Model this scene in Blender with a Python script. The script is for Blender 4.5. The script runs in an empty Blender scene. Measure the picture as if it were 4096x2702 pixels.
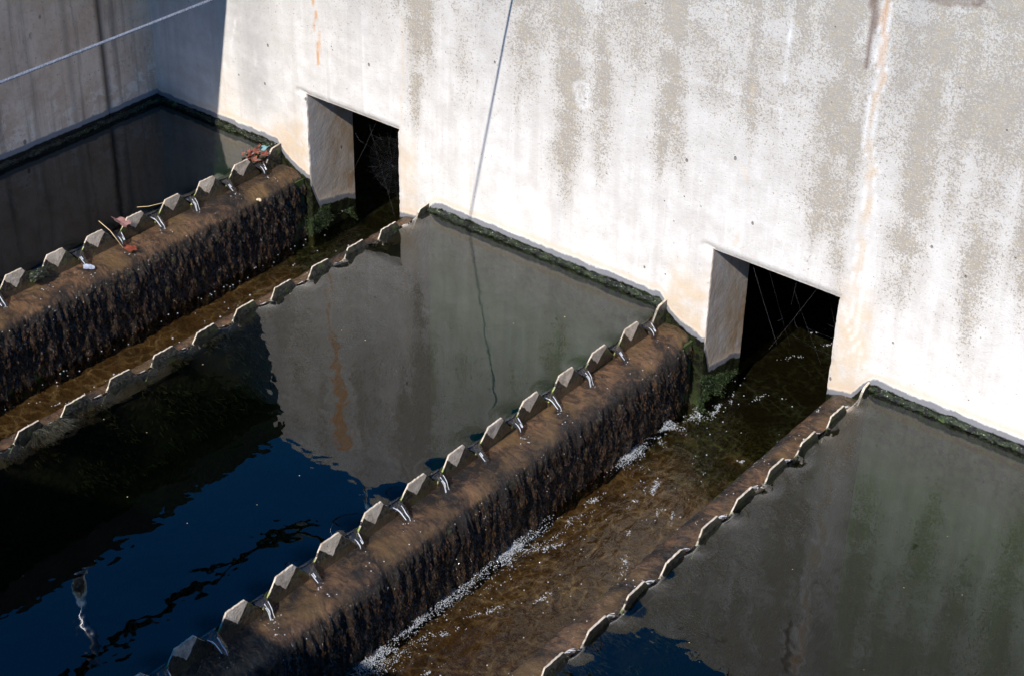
import bpy, math, random
import numpy as np
from mathutils import Matrix, Vector

random.seed(7)
rng = np.random.default_rng(11)
scene = bpy.context.scene

# ------------------------------------------------------------------ camera
cam_data = bpy.data.cameras.new("camera")
cam_data.sensor_width = 36.0
cam_data.lens = 62.08
cam_data.clip_start = 0.05
cam_data.clip_end = 3000.0
cam = bpy.data.objects.new("camera", cam_data)
scene.collection.objects.link(cam)
_R = Vector((0.78320652, 0.62151486, 0.01751662)).normalized()
_F = Vector((-0.51627799, 0.6657742, -0.53870377)).normalized()
_U = _R.cross(_F).normalized()
cam.matrix_world = Matrix(((_R.x, _U.x, -_F.x, 5.8227), (_R.y, _U.y, -_F.y, -4.8362),
                           (_R.z, _U.z, -_F.z, 3.4705), (0, 0, 0, 1)))
scene.camera = cam

# ------------------------------------------------------------------ sky, sun, exposure
SUN_DIR = Vector((-0.2, 1.1, -1.0)).normalized()          # the way the light travels
world = bpy.data.worlds.new("World")
scene.world = world
world.use_nodes = True
wn = world.node_tree
for n in list(wn.nodes): wn.nodes.remove(n)
sky = wn.nodes.new("ShaderNodeTexSky"); sky.sky_type = 'NISHITA'; sky.sun_disc = False
sky.sun_elevation = math.asin(-SUN_DIR.z)
sky.sun_rotation = math.atan2(-SUN_DIR.x, -SUN_DIR.y)
sky.altitude = 1200; sky.air_density = 1.0; sky.dust_density = 0.0; sky.ozone_density = 4.0
bg = wn.nodes.new("ShaderNodeBackground"); bg.inputs[1].default_value = 0.14
wo = wn.nodes.new("ShaderNodeOutputWorld")
hs = wn.nodes.new('ShaderNodeHueSaturation'); hs.inputs['Saturation'].default_value = 1.32
wn.links.new(sky.outputs[0], hs.inputs['Color']); wn.links.new(hs.outputs[0], bg.inputs[0]); wn.links.new(bg.outputs[0], wo.inputs[0])

sun_data = bpy.data.lights.new("sun", 'SUN')
sun_data.energy = 4.6; sun_data.angle = math.radians(0.53); sun_data.color = (1.0, 0.955, 0.89)
sun = bpy.data.objects.new("sun", sun_data)
sun.rotation_euler = SUN_DIR.to_track_quat('-Z', 'Y').to_euler()
sun.location = (4, -10, 12)
scene.collection.objects.link(sun)

scene.view_settings.view_transform = 'Standard'
scene.view_settings.look = 'None'
scene.view_settings.gamma = 1.0
scene.view_settings.use_curve_mapping = False
scene.view_settings.exposure = 0.45
scene.cycles.max_bounces = 8
scene.cycles.transparent_max_bounces = 24
scene.cycles.use_denoising = True
scene.cycles.sample_clamp_indirect = 6.0

# ------------------------------------------------------------------ measures (metres)
P = 0.2                                     # tooth pitch
LA = dict(l=0.7807, r=1.6281, t0=0.9365, t1=1.4603)     # farther launder: weir planes, trough sides
LB = dict(l=2.8056, r=3.6652, t0=2.9774, t1=3.5012)     # nearer launder
HEAD = 0.306; WT = 0.29; TOP = 1.60; LOW = -1.5
TW = -0.38; TF = -0.47
YN = -6.0; XR = 7.6
ZT = 0.027; PT = 0.007

# ------------------------------------------------------------------ helpers
def link(o):
    scene.collection.objects.link(o); return o

def tag(o, label=None, cat=None, group=None, kind=None):
    if label: o["label"] = label
    if cat: o["category"] = cat
    if group: o["group"] = group
    if kind: o["kind"] = kind
    return o

def empty(name, loc, label, cat, group=None):
    o = bpy.data.objects.new(name, None); o.location = loc; o.empty_display_size = 0.1
    link(o); return tag(o, label, cat, group)

def mesh_obj(name, v, f, mat, parent=None, smooth=False, loc=None):
    me = bpy.data.meshes.new(name)
    me.from_pydata([tuple(map(float, p)) for p in v], [], [tuple(map(int, q)) for q in f])
    me.validate(); me.update()
    me.materials.append(mat)
    if smooth: me.polygons.foreach_set("use_smooth", [True] * len(me.polygons))
    o = bpy.data.objects.new(name, me); link(o)
    if loc is not None: o.location = loc
    if parent: o.parent = parent
    return o

def from_world(parent, v):
    b = np.array(parent.location); return np.asarray(v, float) - b

class MB:
    def __init__(s): s.v = []; s.f = []
    def box(s, x0, x1, y0, y1, z0, z1):
        b = len(s.v)
        s.v += [(x0,y0,z0),(x1,y0,z0),(x1,y1,z0),(x0,y1,z0),(x0,y0,z1),(x1,y0,z1),(x1,y1,z1),(x0,y1,z1)]
        s.f += [tuple(b+i for i in q) for q in ((0,3,2,1),(4,5,6,7),(0,1,5,4),(1,2,6,5),(2,3,7,6),(3,0,4,7))]
        return s
    def tube(s, pts, r, n=8, cap=True):
        pts = [Vector(p) for p in pts]; b = len(s.v)
        rr = r if hasattr(r, '__len__') else [r] * len(pts)
        up = Vector((0, 0, 1)); prev = None
        for i, p in enumerate(pts):
            t = (pts[min(i+1, len(pts)-1)] - pts[max(i-1, 0)]).normalized()
            a = t.cross(up)
            if a.length < 1e-3: a = t.cross(Vector((1, 0, 0)))
            a.normalize()
            if prev is not None and a.dot(prev) < 0: a = -a
            prev = a; c = t.cross(a)
            for k in range(n):
                w = 2*math.pi*k/n
                s.v.append(tuple(p + (a*math.cos(w) + c*math.sin(w)) * rr[i]))
        for i in range(len(pts)-1):
            for k in range(n):
                k2 = (k+1) % n
                s.f.append((b+i*n+k, b+i*n+k2, b+(i+1)*n+k2, b+(i+1)*n+k))
        if cap:
            s.f.append(tuple(b+k for k in range(n))[::-1]); s.f.append(tuple(b+(len(pts)-1)*n+k for k in range(n)))
        return s
    def build(s, name, mat, parent=None, smooth=False):
        v = np.array(s.v, float)
        if parent is not None: v = from_world(parent, v)
        return mesh_obj(name, v, s.f, mat, parent, smooth)

def hash3(i, j, k, seed=0):
    n = (i.astype(np.int64)*374761393 + j.astype(np.int64)*668265263 + k.astype(np.int64)*1442695041 + seed*97531) & 0xFFFFFFFF
    n = ((n ^ (n >> 13)) * 1274126177) & 0xFFFFFFFF
    n = ((n ^ (n >> 16)) * 2246822519) & 0xFFFFFFFF
    return ((n ^ (n >> 15)) & 0xFFFF) / 65535.0

def vnoise(x, y, z, seed=0):
    x, y, z = np.broadcast_arrays(np.asarray(x, float), np.asarray(y, float), np.asarray(z, float))
    i, j, k = np.floor(x), np.floor(y), np.floor(z)
    u, v, w = x-i, y-j, z-k
    u = u*u*(3-2*u); v = v*v*(3-2*v); w = w*w*(3-2*w)
    r = 0
    for a in (0, 1):
        for b in (0, 1):
            for c in (0, 1):
                r = r + hash3(i+a, j+b, k+c, seed) * (u if a else 1-u) * (v if b else 1-v) * (w if c else 1-w)
    return r*2-1

def fbm(x, y, z, oct=4, seed=0):
    r = 0; a = 0.5
    for o in range(oct):
        r = r + a*vnoise(x*2**o, y*2**o, z*2**o, seed+o); a *= 0.5
    return r

def sstep(a, b, x):
    t = np.clip((x-a)/(b-a), 0, 1); return t*t*(3-2*t)

def grid_faces(nu, nv, off=0, flip=False):
    a = np.arange(nu*nv).reshape(nu, nv) + off
    q = np.stack([a[:-1, :-1], a[1:, :-1], a[1:, 1:], a[:-1, 1:]], -1).reshape(-1, 4)
    return q[:, ::-1] if flip else q

def fast_mesh(name, v, f, mat, parent=None, smooth=True, attrs=None):
    """numpy mesh; attrs: name -> (n,4) colours"""
    v = np.asarray(v, np.float32)
    if parent is not None: v = from_world(parent, v).astype(np.float32)
    f = np.asarray(f, np.int32); n = f.shape[1]
    me = bpy.data.meshes.new(name)
    me.vertices.add(len(v)); me.vertices.foreach_set("co", v.ravel())
    me.loops.add(f.size); me.loops.foreach_set("vertex_index", f.ravel())
    me.polygons.add(len(f))
    me.polygons.foreach_set("loop_start", np.arange(0, f.size, n, dtype=np.int32))
    me.polygons.foreach_set("loop_total", np.full(len(f), n, np.int32))
    me.update(calc_edges=True)
    me.polygons.foreach_set("use_smooth", np.full(len(f), smooth))
    for k, c in (attrs or {}).items():
        at = me.attributes.new(k, 'FLOAT_COLOR', 'POINT')
        at.data.foreach_set("color", np.asarray(c, np.float32).ravel())
    me.materials.append(mat); me.validate()
    o = bpy.data.objects.new(name, me); link(o)
    if parent is not None: o.parent = parent
    return o

# ------------------------------------------------------------------ node helpers
class NT:
    def __init__(s, name):
        s.m = bpy.data.materials.new(name); s.m.use_nodes = True; s.t = s.m.node_tree
        for n in list(s.t.nodes): s.t.nodes.remove(n)
        s.out = s.t.nodes.new("ShaderNodeOutputMaterial")
        s.geo = None
    def n(s, typ, **kw):
        x = s.t.nodes.new(typ)
        for k, v in kw.items(): setattr(x, k, v)
        return x
    def l(s, a, b): s.t.links.new(a, b)
    def pos(s):
        if s.geo is None: s.geo = s.n("ShaderNodeNewGeometry")
        return s.geo.outputs["Position"]
    def obj(s): return s.n("ShaderNodeTexCoord").outputs["Object"]
    def mapping(s, src, scale=(1,1,1), loc=(0,0,0), rot=(0,0,0)):
        m = s.n("ShaderNodeMapping"); s.l(src, m.inputs[0])
        m.inputs["Scale"].default_value = scale; m.inputs["Location"].default_value = loc; m.inputs["Rotation"].default_value = rot
        return m.outputs[0]
    def noise(s, src, scale, detail=4, rough=0.6, dist=0.0, out=0):
        m = s.n("ShaderNodeTexNoise"); s.l(src, m.inputs["Vector"])
        m.inputs["Scale"].default_value = scale; m.inputs["Detail"].default_value = detail
        m.inputs["Roughness"].default_value = rough; m.inputs["Distortion"].default_value = dist
        return m.outputs[out]
    def voro(s, src, scale, feature='F1', rand=1.0):
        m = s.n("ShaderNodeTexVoronoi", feature=feature); s.l(src, m.inputs["Vector"])
        m.inputs["Scale"].default_value = scale
        if "Randomness" in m.inputs: m.inputs["Randomness"].default_value = rand
        return m.outputs["Distance"]
    def math(s, op, a, b=None, c=None, clamp=False):
        m = s.n("ShaderNodeMath", operation=op); m.use_clamp = clamp
        for i, v in enumerate((a, b, c)):
            if v is None: continue
            if isinstance(v, (int, float)): m.inputs[i].default_value = v
            else: s.l(v, m.inputs[i])
        return m.outputs[0]
    def ramp(s, src, a, b, lo=0.0, hi=1.0, smooth=True):
        m = s.n("ShaderNodeMapRange"); m.interpolation_type = 'SMOOTHSTEP' if smooth else 'LINEAR'
        s.l(src, m.inputs[0])
        for i, v in ((1, a), (2, b), (3, lo), (4, hi)):
            if isinstance(v, (int, float)): m.inputs[i].default_value = v
            else: s.l(v, m.inputs[i])
        return m.outputs[0]
    def mix(s, fac, a, b, mode='MIX'):
        m = s.n("ShaderNodeMix", data_type='RGBA', blend_type=mode)
        if isinstance(fac, (int, float)): m.inputs[0].default_value = fac
        else: s.l(fac, m.inputs[0])
        for i, v in ((6, a), (7, b)):
            if isinstance(v, tuple): m.inputs[i].default_value = (*v, 1.0)
            else: s.l(v, m.inputs[i])
        return m.outputs[2]
    def sep(s, src):
        m = s.n("ShaderNodeSeparateXYZ"); s.l(src, m.inputs[0]); return m.outputs
    def attr(s, name):
        a = s.n("ShaderNodeAttribute", attribute_name=name)
        m = s.n("ShaderNodeSeparateColor"); s.l(a.outputs["Color"], m.inputs[0])
        return m.outputs[0], m.outputs[1], m.outputs[2], a.outputs["Alpha"]
    def bump(s, h, dist, strength=1.0, normal=None):
        b = s.n("ShaderNodeBump"); b.inputs["Strength"].default_value = strength; b.inputs["Distance"].default_value = dist
        s.l(h, b.inputs["Height"])
        if normal is not None: s.l(normal, b.inputs["Normal"])
        return b.outputs[0]
    def principled(s, color, rough=0.8, normal=None, spec=0.5, coat=0.0, coat_rough=0.05, coat_normal=None, metallic=0.0):
        p = s.n("ShaderNodeBsdfPrincipled")
        for k, v in (("Base Color", color), ("Roughness", rough), ("Coat Weight", coat), ("Specular IOR Level", spec),
                     ("Coat Roughness", coat_rough), ("Metallic", metallic)):
            if isinstance(v, tuple): p.inputs[k].default_value = (*v, 1.0)
            elif isinstance(v, (int, float)): p.inputs[k].default_value = v
            else: s.l(v, p.inputs[k])
        if normal is not None: s.l(normal, p.inputs["Normal"])
        if coat_normal is not None: s.l(coat_normal, p.inputs["Coat Normal"])
        s.l(p.outputs[0], s.out.inputs[0]); return p

# ------------------------------------------------------------------ materials
def wall_material():
    """sunlit outfall wall: bleached concrete, lichen speckle in columns, rust runs, ochre and damp near water"""
    t = NT("stained_concrete"); pos = t.pos()
    lich, rust, hgt, ochre = t.attr("stain_a")
    white, grey, dark, brown = t.attr("stain_b")
    fine = t.noise(pos, 55, 6, 0.7)
    mid = t.noise(pos, 9, 5, 0.65)
    stre = t.noise(t.mapping(pos, (7, 7, 0.55)), 3.0, 5, 0.6)
    c = t.mix(t.ramp(mid, 0.3, 0.7), (0.57, 0.54, 0.505), (0.71, 0.685, 0.655))
    up = t.ramp(t.sep(pos)[2], 0.25, 1.15)
    c = t.mix(t.math('MULTIPLY', up, 0.55), c, (0.50, 0.47, 0.425))
    c = t.mix(t.ramp(stre, 0.44, 0.70, 0, 0.45), c, (0.50, 0.46, 0.42))
    stw = t.noise(t.mapping(pos, (9, 9, 0.45), (4, 4, 4)), 3.0, 5, 0.65)
    c = t.mix(t.ramp(stw, 0.54, 0.72, 0, 0.5), c, (0.76, 0.74, 0.72))
    c = t.mix(t.ramp(fine, 0.30, 0.44, 0.45, 0.0), c, (0.40, 0.36, 0.31))
    gm = t.math('MULTIPLY', grey, t.ramp(t.noise(pos, 12, 6, 0.75), 0.22, 0.60, 0.35, 0.9))
    c = t.mix(gm, c, (0.37, 0.355, 0.345))
    # lichen: colonies of small specks, three sizes, coverage follows the density map
    lum = t.math('MULTIPLY', lich, t.ramp(t.noise(pos, 7, 5, 0.7), 0.30, 0.62, 0.40, 1.15))
    lum = t.math('ADD', lum, t.math('MULTIPLY', up, t.ramp(t.noise(pos, 3.0, 5, 0.7), 0.40, 0.60, 0.03, 0.42)))
    sp = None
    for sc_, th_, loc in ((95, 0.70, (0, 0, 0)), (155, 0.72, (5, 1, 2)), (240, 0.74, (1, 7, 3))):
        nn_ = t.noise(t.mapping(pos, (1, 1, 1), loc), sc_, 2, 0.6)
        thr = t.math('SUBTRACT', th_, t.math('MULTIPLY', t.math('MINIMUM', lum, 1.0), 0.225))
        m_ = t.ramp(t.math('SUBTRACT', nn_, thr), -0.035, 0.050)
        sp = m_ if sp is None else t.math('MAXIMUM', sp, m_)
    lc = t.mix(t.ramp(t.noise(pos, 30, 3, 0.5), 0.42, 0.62), (0.225, 0.195, 0.165), (0.29, 0.235, 0.15))
    c = t.mix(t.math('MULTIPLY', sp, 0.78), c, lc)
    c = t.mix(t.math('MULTIPLY', lum, 0.45), c, (0.385, 0.34, 0.28))
    yl = t.ramp(t.noise(pos, 110, 2, 0.5), 0.69, 0.73)
    c = t.mix(t.math('MULTIPLY', yl, t.math('MULTIPLY', lum, 0.45)), c, (0.44, 0.36, 0.12))
    # ochre mineral stain
    om = t.math('MULTIPLY', ochre, t.ramp(t.noise(pos, 14, 5, 0.7), 0.25, 0.60))
    c = t.mix(t.math('MULTIPLY', om, 0.75), c, (0.60, 0.455, 0.30))
    # brown growth (jambs)
    bm = t.math('MULTIPLY', brown, t.ramp(t.noise(t.mapping(pos, (1, 1, 0.6)), 11, 5, 0.7), 0.32, 0.62, 0.25, 1.0))
    c = t.mix(bm, c, (0.36, 0.23, 0.12))
    # rust runs
    c = t.mix(t.math('MULTIPLY', rust, t.ramp(t.noise(t.mapping(pos, (1, 1, .3)), 60, 4, .7), 0.3, 0.6, 0.25, 1.0)), c, (0.56, 0.29, 0.12))
    c = t.mix(dark, c, (0.13, 0.075, 0.055))
    c = t.mix(white, c, (0.86, 0.85, 0.84))
    # pits
    pit = t.voro(pos, 16); pitm = t.ramp(pit, 0.035, 0.06, 1.0, 0.0)
    pit2 = t.voro(t.mapping(pos, (1, 1, 0.7), (3.1, 2.2, 5.4)), 8.5); pitm2 = t.ramp(pit2, 0.035, 0.055, 1.0, 0.0)
    pitm = t.math('MAXIMUM', t.math('MULTIPLY', pitm, t.ramp(t.noise(pos, 3, 2), 0.5, 0.58)), pitm2)
    c = t.mix(t.math('MULTIPLY', pitm, 0.75), c, (0.12, 0.10, 0.08))
    # damp rim: h is height above the wet line (0.5 = 0, 1 unit = 1 m)
    h = t.math('SUBTRACT', hgt, 0.5)
    hn = t.math('ADD', h, t.math('MULTIPLY', t.math('SUBTRACT', t.noise(pos, 16, 5, 0.7), 0.5), 0.042))
    eff = t.math('MULTIPLY', t.ramp(hn, 0.028, 0.034), t.ramp(hn, 0.046, 0.036))
    tanr = t.math('MULTIPLY', t.ramp(hn, 0.03, 0.036), t.ramp(hn, 0.07, 0.045))
    c = t.mix(t.math('MULTIPLY', tanr, 0.55), c, (0.62, 0.47, 0.33))
    c = t.mix(t.math('MULTIPLY', eff, 0.15), c, (0.85, 0.82, 0.78))
    c = t.mix(t.ramp(hn, 0.034, 0.024), c, (0.20, 0.20, 0.215))
    gr = t.mix(t.ramp(t.noise(pos, 35, 4, 0.7), 0.4, 0.6), (0.008, 0.007, 0.006), (0.020, 0.026, 0.009))
    c = t.mix(t.ramp(hn, 0.010, 0.002), c, gr)
    c = t.mix(t.ramp(hn, -0.12, -0.44), c, t.mix(t.ramp(t.noise(t.mapping(pos, (6, 6, 0.6)), 3, 4, 0.6), 0.25, 0.75), (0.034, 0.042, 0.018), (0.052, 0.066, 0.026)))
    hgtb = t.math('ADD', t.math('MULTIPLY', fine, 0.7), t.math('MULTIPLY', t.noise(pos, 160, 3, 0.6), 0.4))
    hgtb = t.math('SUBTRACT', hgtb, t.math('MULTIPLY', pitm, 1.2))
    hgtb = t.math('SUBTRACT', hgtb, t.math('MULTIPLY', sp, 0.12))
    wetf = t.ramp(hn, 0.03, 0.0)
    rough = t.ramp(wetf, 0, 1, 0.92, 0.25)
    p = t.principled(c, rough, t.bump(hgtb, 0.0035, 0.8), spec=0.35)
    return t.m

def shade_wall_material():
    t = NT("weathered_concrete"); pos = t.pos(); xyz = t.sep(pos)
    mid = t.noise(pos, 5, 6, 0.7); fine = t.noise(pos, 50, 6, 0.75)
    c = t.mix(t.ramp(mid, 0.35, 0.65), (0.62, 0.44, 0.31), (0.78, 0.61, 0.46))
    # pale mottled blotches low down
    mot = t.noise(pos, 13, 6, 0.8, 0.4)
    low = t.ramp(xyz[2], 0.12, 0.36, 1.0, 0.1)
    c = t.mix(t.math('MULTIPLY', t.ramp(mot, 0.50, 0.56), t.math('MULTIPLY', low, 0.8)), c, (0.84, 0.72, 0.60))
    # vertical dirt runs
    st = t.noise(t.mapping(pos, (6, 6, 0.35)), 2.6, 5, 0.65)
    c = t.mix(t.ramp(st, 0.48, 0.70, 0, 0.65), c, (0.23, 0.18, 0.14))
    # dirty joint
    j = t.math('ABSOLUTE', t.math('ADD', xyz[1], 0.289))
    c = t.mix(t.ramp(j, 0.0, 0.035, 0.85, 0.0), c, (0.16, 0.115, 0.085))
    j2 = t.math('ABSOLUTE', t.math('ADD', xyz[1], 0.475))
    c = t.mix(t.ramp(j2, 0.0, 0.03, 0.40, 0.0), c, (0.22, 0.17, 0.13))
    # spalls and pits
    v = t.voro(t.mapping(pos, (1, 1, 0.7)), 9); sp = t.math('MULTIPLY', t.ramp(v, 0.10, 0.13, 1, 0), t.ramp(t.noise(pos, 2.3, 2), 0.52, 0.56))
    v2 = t.voro(pos, 24); sp2 = t.math('MULTIPLY', t.ramp(v2, 0.05, 0.08, 1, 0), t.ramp(t.noise(pos, 4, 2), 0.44, 0.5))
    spm = t.math('MAXIMUM', sp, sp2)
    c = t.mix(t.math('MULTIPLY', spm, 0.75), c, (0.13, 0.125, 0.125))
    c = t.mix(t.ramp(fine, 0.32, 0.45, 0.5, 0), c, (0.22, 0.17, 0.14))
    hn = t.math('ADD', xyz[2], t.math('MULTIPLY', t.math('SUBTRACT', t.noise(pos, 14, 5, 0.7), 0.5), 0.025))
    c = t.mix(t.ramp(hn, 0.060, 0.052), c, (0.23, 0.235, 0.25))
    c = t.mix(t.ramp(hn, 0.036, 0.030), c, (0.014, 0.013, 0.011))
    hb = t.math('SUBTRACT', fine, spm)
    t.principled(c, 0.9, t.bump(hb, 0.004, 0.8), spec=0.25)
    return t.m

def plain_concrete(name, a, b):
    t = NT(name); pos = t.pos()
    c = t.mix(t.ramp(t.noise(pos, 4, 6, 0.7), 0.35, 0.65), a, b)
    c = t.mix(t.ramp(t.noise(pos, 60, 5, 0.7), 0.35, 0.45, 0.5, 0), c, tuple(x*0.5 for x in a))
    t.principled(c, 0.9, t.bump(t.noise(pos, 70, 5, 0.7), 0.003), spec=0.3)
    return t.m

def algae_mat_material():
    """wet brown biofilm on the launder walls: tan silk on the ledge, black-brown beard on the face"""
    t = NT("wet_brown_algae"); pos = t.pos()
    a, b, c_, d = t.attr("mat")            # r: 0 ledge .. 1 face, g: turbulence near jets and painted near-end dark, b: green, a: random
    n1 = t.noise(t.mapping(pos, (1.0, 1.7, 1.3)), 13, 7, 0.75, 1.4)
    n2 = t.noise(t.mapping(pos, (1.2, 5, 1.8)), 24, 5, 0.75, 0.7)
    arc = t.noise(t.mapping(pos, (1.0, 6.0, 1.0), rot=(0, 0, 0.35)), 34, 4, 0.7, 1.6)
    n3 = t.noise(pos, 5, 4, 0.6)
    c = t.mix(t.ramp(n1, 0.38, 0.60), (0.032, 0.017, 0.008), (0.200, 0.102, 0.046))
    c = t.mix(t.ramp(arc, 0.46, 0.66, 0, 0.75), c, (0.050, 0.028, 0.014))
    c = t.mix(t.ramp(n3, 0.46, 0.62, 0, 0.6), c, (0.150, 0.088, 0.028))
    face = t.mix(t.ramp(n2, 0.48, 0.68), (0.006, 0.0045, 0.0035), (0.110, 0.056, 0.019))
    face = t.mix(t.ramp(t.noise(t.mapping(pos, (1, 1.6, .6)), 60, 4, 0.7), 0.55, 0.66), face, (0.075, 0.040, 0.016))
    face = t.mix(t.ramp(t.noise(pos, 40, 3, 0.6), 0.64, 0.69), face, (0.035, 0.05, 0.012))
    aa = t.math('ADD', a, t.math('MULTIPLY', t.math('SUBTRACT', t.noise(t.mapping(pos, (1, 2.5, 1)), 13, 5, 0.75), 0.5), 1.0))
    c = t.mix(t.ramp(aa, 0.05, 0.42), c, face)
    bb = t.math('MULTIPLY', b, t.ramp(t.noise(pos, 24, 5, 0.75, 0.8), 0.34, 0.56, 0.35, 1.0))
    c = t.mix(bb, c, (0.012, 0.009, 0.008))
    c = t.mix(c_, c, t.mix(t.ramp(t.noise(pos, 60, 4, 0.7), 0.45, 0.6), (0.012, 0.016, 0.006), (0.045, 0.075, 0.016)))
    fib = t.noise(t.mapping(pos, (2, 10, 2)), 34, 4, 0.75, 0.8)
    hb = t.math('ADD', t.math('MULTIPLY', fib, 0.8), t.math('MULTIPLY', n1, 1.0))
    nb = t.bump(hb, 0.010, 0.9)
    wob = t.math('MULTIPLY', t.noise(t.mapping(pos, (1.1, 1.5, 1)), 46, 4, 0.62, 1.2), t.math('ADD', t.math('MULTIPLY', b, 1.3), 0.75))
    cb = t.bump(wob, 0.026, 1.0)
    t.principled(c, 0.7, nb, spec=0.2, coat=1.0, coat_rough=0.085, coat_normal=cb)
    return t.m

def strand_material():
    t = NT("dark_algae_strand"); pos = t.pos()
    c = t.mix(t.ramp(t.noise(pos, 60, 3, 0.6), 0.4, 0.65), (0.008, 0.005, 0.004), (0.060, 0.030, 0.012))
    t.principled(c, 0.28, spec=0.5)
    return t.m

def slime_material():
    t = NT("green_black_slime"); pos = t.pos()
    n = t.noise(pos, 45, 4, 0.7)
    c = t.mix(t.ramp(n, 0.42, 0.62), (0.006, 0.006, 0.005), (0.022, 0.034, 0.009))
    c = t.mix(t.ramp(t.noise(pos, 14, 4), 0.62, 0.68), c, (0.06, 0.11, 0.02))
    c = t.mix(t.ramp(t.noise(pos, 190, 1, 0.5), 0.70, 0.73), c, (0.40, 0.45, 0.30))
    t.principled(c, 0.35, t.bump(t.noise(pos, 120, 3, 0.7), 0.006), spec=0.3, coat=0.5, coat_rough=0.08,
                 coat_normal=t.bump(t.noise(pos, 150, 2, 0.6), 0.008))
    return t.m

def tooth_material(side=1, coatw=0.7):
    t = NT("weir_board"); o = t.obj(); xyz = t.sep(o); pos = t.pos()
    fine = t.noise(pos, 140, 5, 0.7)
    dry = t.mix(t.ramp(t.noise(pos, 30, 4, 0.6), 0.35, 0.65), (0.52, 0.43, 0.33), (0.68, 0.58, 0.47))
    dry = t.mix(t.ramp(fine, 0.34, 0.46, 0.7, 0), dry, (0.26, 0.20, 0.15))
    dry = t.mix(t.ramp(t.noise(pos, 17, 5, 0.7), 0.50, 0.66, 0, 0.7), dry, (0.24, 0.20, 0.15))
    wet = t.mix(t.ramp(t.noise(pos, 90, 4, 0.7), 0.42, 0.62), (0.010, 0.010, 0.008), (0.060, 0.055, 0.042))
    wet = t.mix(t.ramp(t.noise(pos, 26, 3, 0.6), 0.56, 0.66, 0, 0.8), wet, (0.055, 0.075, 0.015))
    low = t.mix(0.5, wet, (0.07, 0.042, 0.018))
    wet = t.mix(t.ramp(xyz[2], -0.025, -0.05), wet, low)
    # dry patch: an upside-down triangle hanging from the top edge
    ay = t.math('ABSOLUTE', t.math('ADD', xyz[1], t.math('MULTIPLY', t.math('SUBTRACT', t.noise(pos, 35, 3, 0.6), 0.5), 0.022)))
    lim = t.math('MULTIPLY', t.math('ADD', xyz[2], 0.040), 0.90)
    m = t.ramp(t.math('SUBTRACT', lim, ay), -0.001, 0.002)
    # cut edges: sloping and top edges stay pale
    geo = t.geo; nrm = t.sep(geo.outputs["True Normal"]); nz = nrm[2]
    m = t.math('MULTIPLY', m, t.ramp(t.math('MULTIPLY', nrm[0], side), -0.5, -0.2))
    edge = t.math('MULTIPLY', t.ramp(nz, 0.45, 0.6), t.ramp(xyz[2], -0.020, -0.006))
    m = t.math('MAXIMUM', m, edge)
    c = t.mix(m, wet, dry)
    gl = t.math('MULTIPLY', t.ramp(nz, 0.45, 0.6), t.ramp(xyz[2], -0.006, -0.018))
    c = t.mix(gl, c, (0.30, 0.36, 0.10))
    rough = t.ramp(m, 0, 1, 0.3, 0.85)
    coat = t.ramp(m, 0, 1, coatw, 0.0)
    t.principled(c, rough, t.bump(t.math('ADD', fine, t.noise(pos, 60, 4)), 0.004), spec=0.4, coat=coat, coat_rough=0.1,
                 coat_normal=t.bump(t.noise(pos, 90, 3), 0.008))
    return t.m

def two_sided_ior(t, fr, ior):
    """rays are not bent, so light leaving the water must see the same reflectance as light entering it"""
    t.pos()
    t.l(t.ramp(t.geo.outputs["Backfacing"], 0, 1, ior, 1/ior, smooth=False), fr.inputs["IOR"])

def water_surface(t, tint, height, dist, strength=1.0, ior=1.33, rough=0.0, gain=1.0):
    nb = t.bump(height, dist, strength)
    fr = t.n("ShaderNodeFresnel"); two_sided_ior(t, fr, ior); t.l(nb, fr.inputs["Normal"])
    gl = t.n("ShaderNodeBsdfGlossy"); gl.inputs["Roughness"].default_value = rough; t.l(nb, gl.inputs["Normal"])
    tr = t.n("ShaderNodeBsdfTransparent")
    if isinstance(tint, tuple): tr.inputs[0].default_value = (*tint, 1)
    else: t.l(tint, tr.inputs[0])
    mx = t.n("ShaderNodeMixShader"); t.l(t.math('MULTIPLY', fr.outputs[0], gain, clamp=True), mx.inputs[0]); t.l(tr.outputs[0], mx.inputs[1]); t.l(gl.outputs[0], mx.inputs[2])
    t.l(mx.outputs[0], t.out.inputs[0])

def tank_water_material(name, absorb, scatter, sd, ad):
    t = NT(name); pos = t.pos()
    h = t.math('ADD', t.math('MULTIPLY', t.noise(t.mapping(pos, (1, 1, 1), rot=(0, 0, 0.6)), 9, 2, 0.5, 0.3), 1.0),
               t.math('MULTIPLY', t.noise(pos, 30, 1, 0.4), 0.05))
    amp = t.ramp(t.noise(pos, 1.3, 2), 0.35, 0.7, 0.35, 1.0)
    h = t.math('MULTIPLY', h, amp)
    water_surface(t, (0.97, 0.98, 0.97), h, 0.0016, ior=1.33, gain=2.5)
    ab = t.n("ShaderNodeVolumeAbsorption"); ab.inputs[0].default_value = (*absorb, 1); ab.inputs[1].default_value = ad
    sc = t.n("ShaderNodeVolumeScatter"); sc.inputs[0].default_value = (*scatter, 1); sc.inputs[1].default_value = sd
    ad_ = t.n("ShaderNodeAddShader"); t.l(ab.outputs[0], ad_.inputs[0]); t.l(sc.outputs[0], ad_.inputs[1])
    t.l(ab.outputs[0] if sd <= 0 else ad_.outputs[0], t.out.inputs[1])
    return t.m

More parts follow.
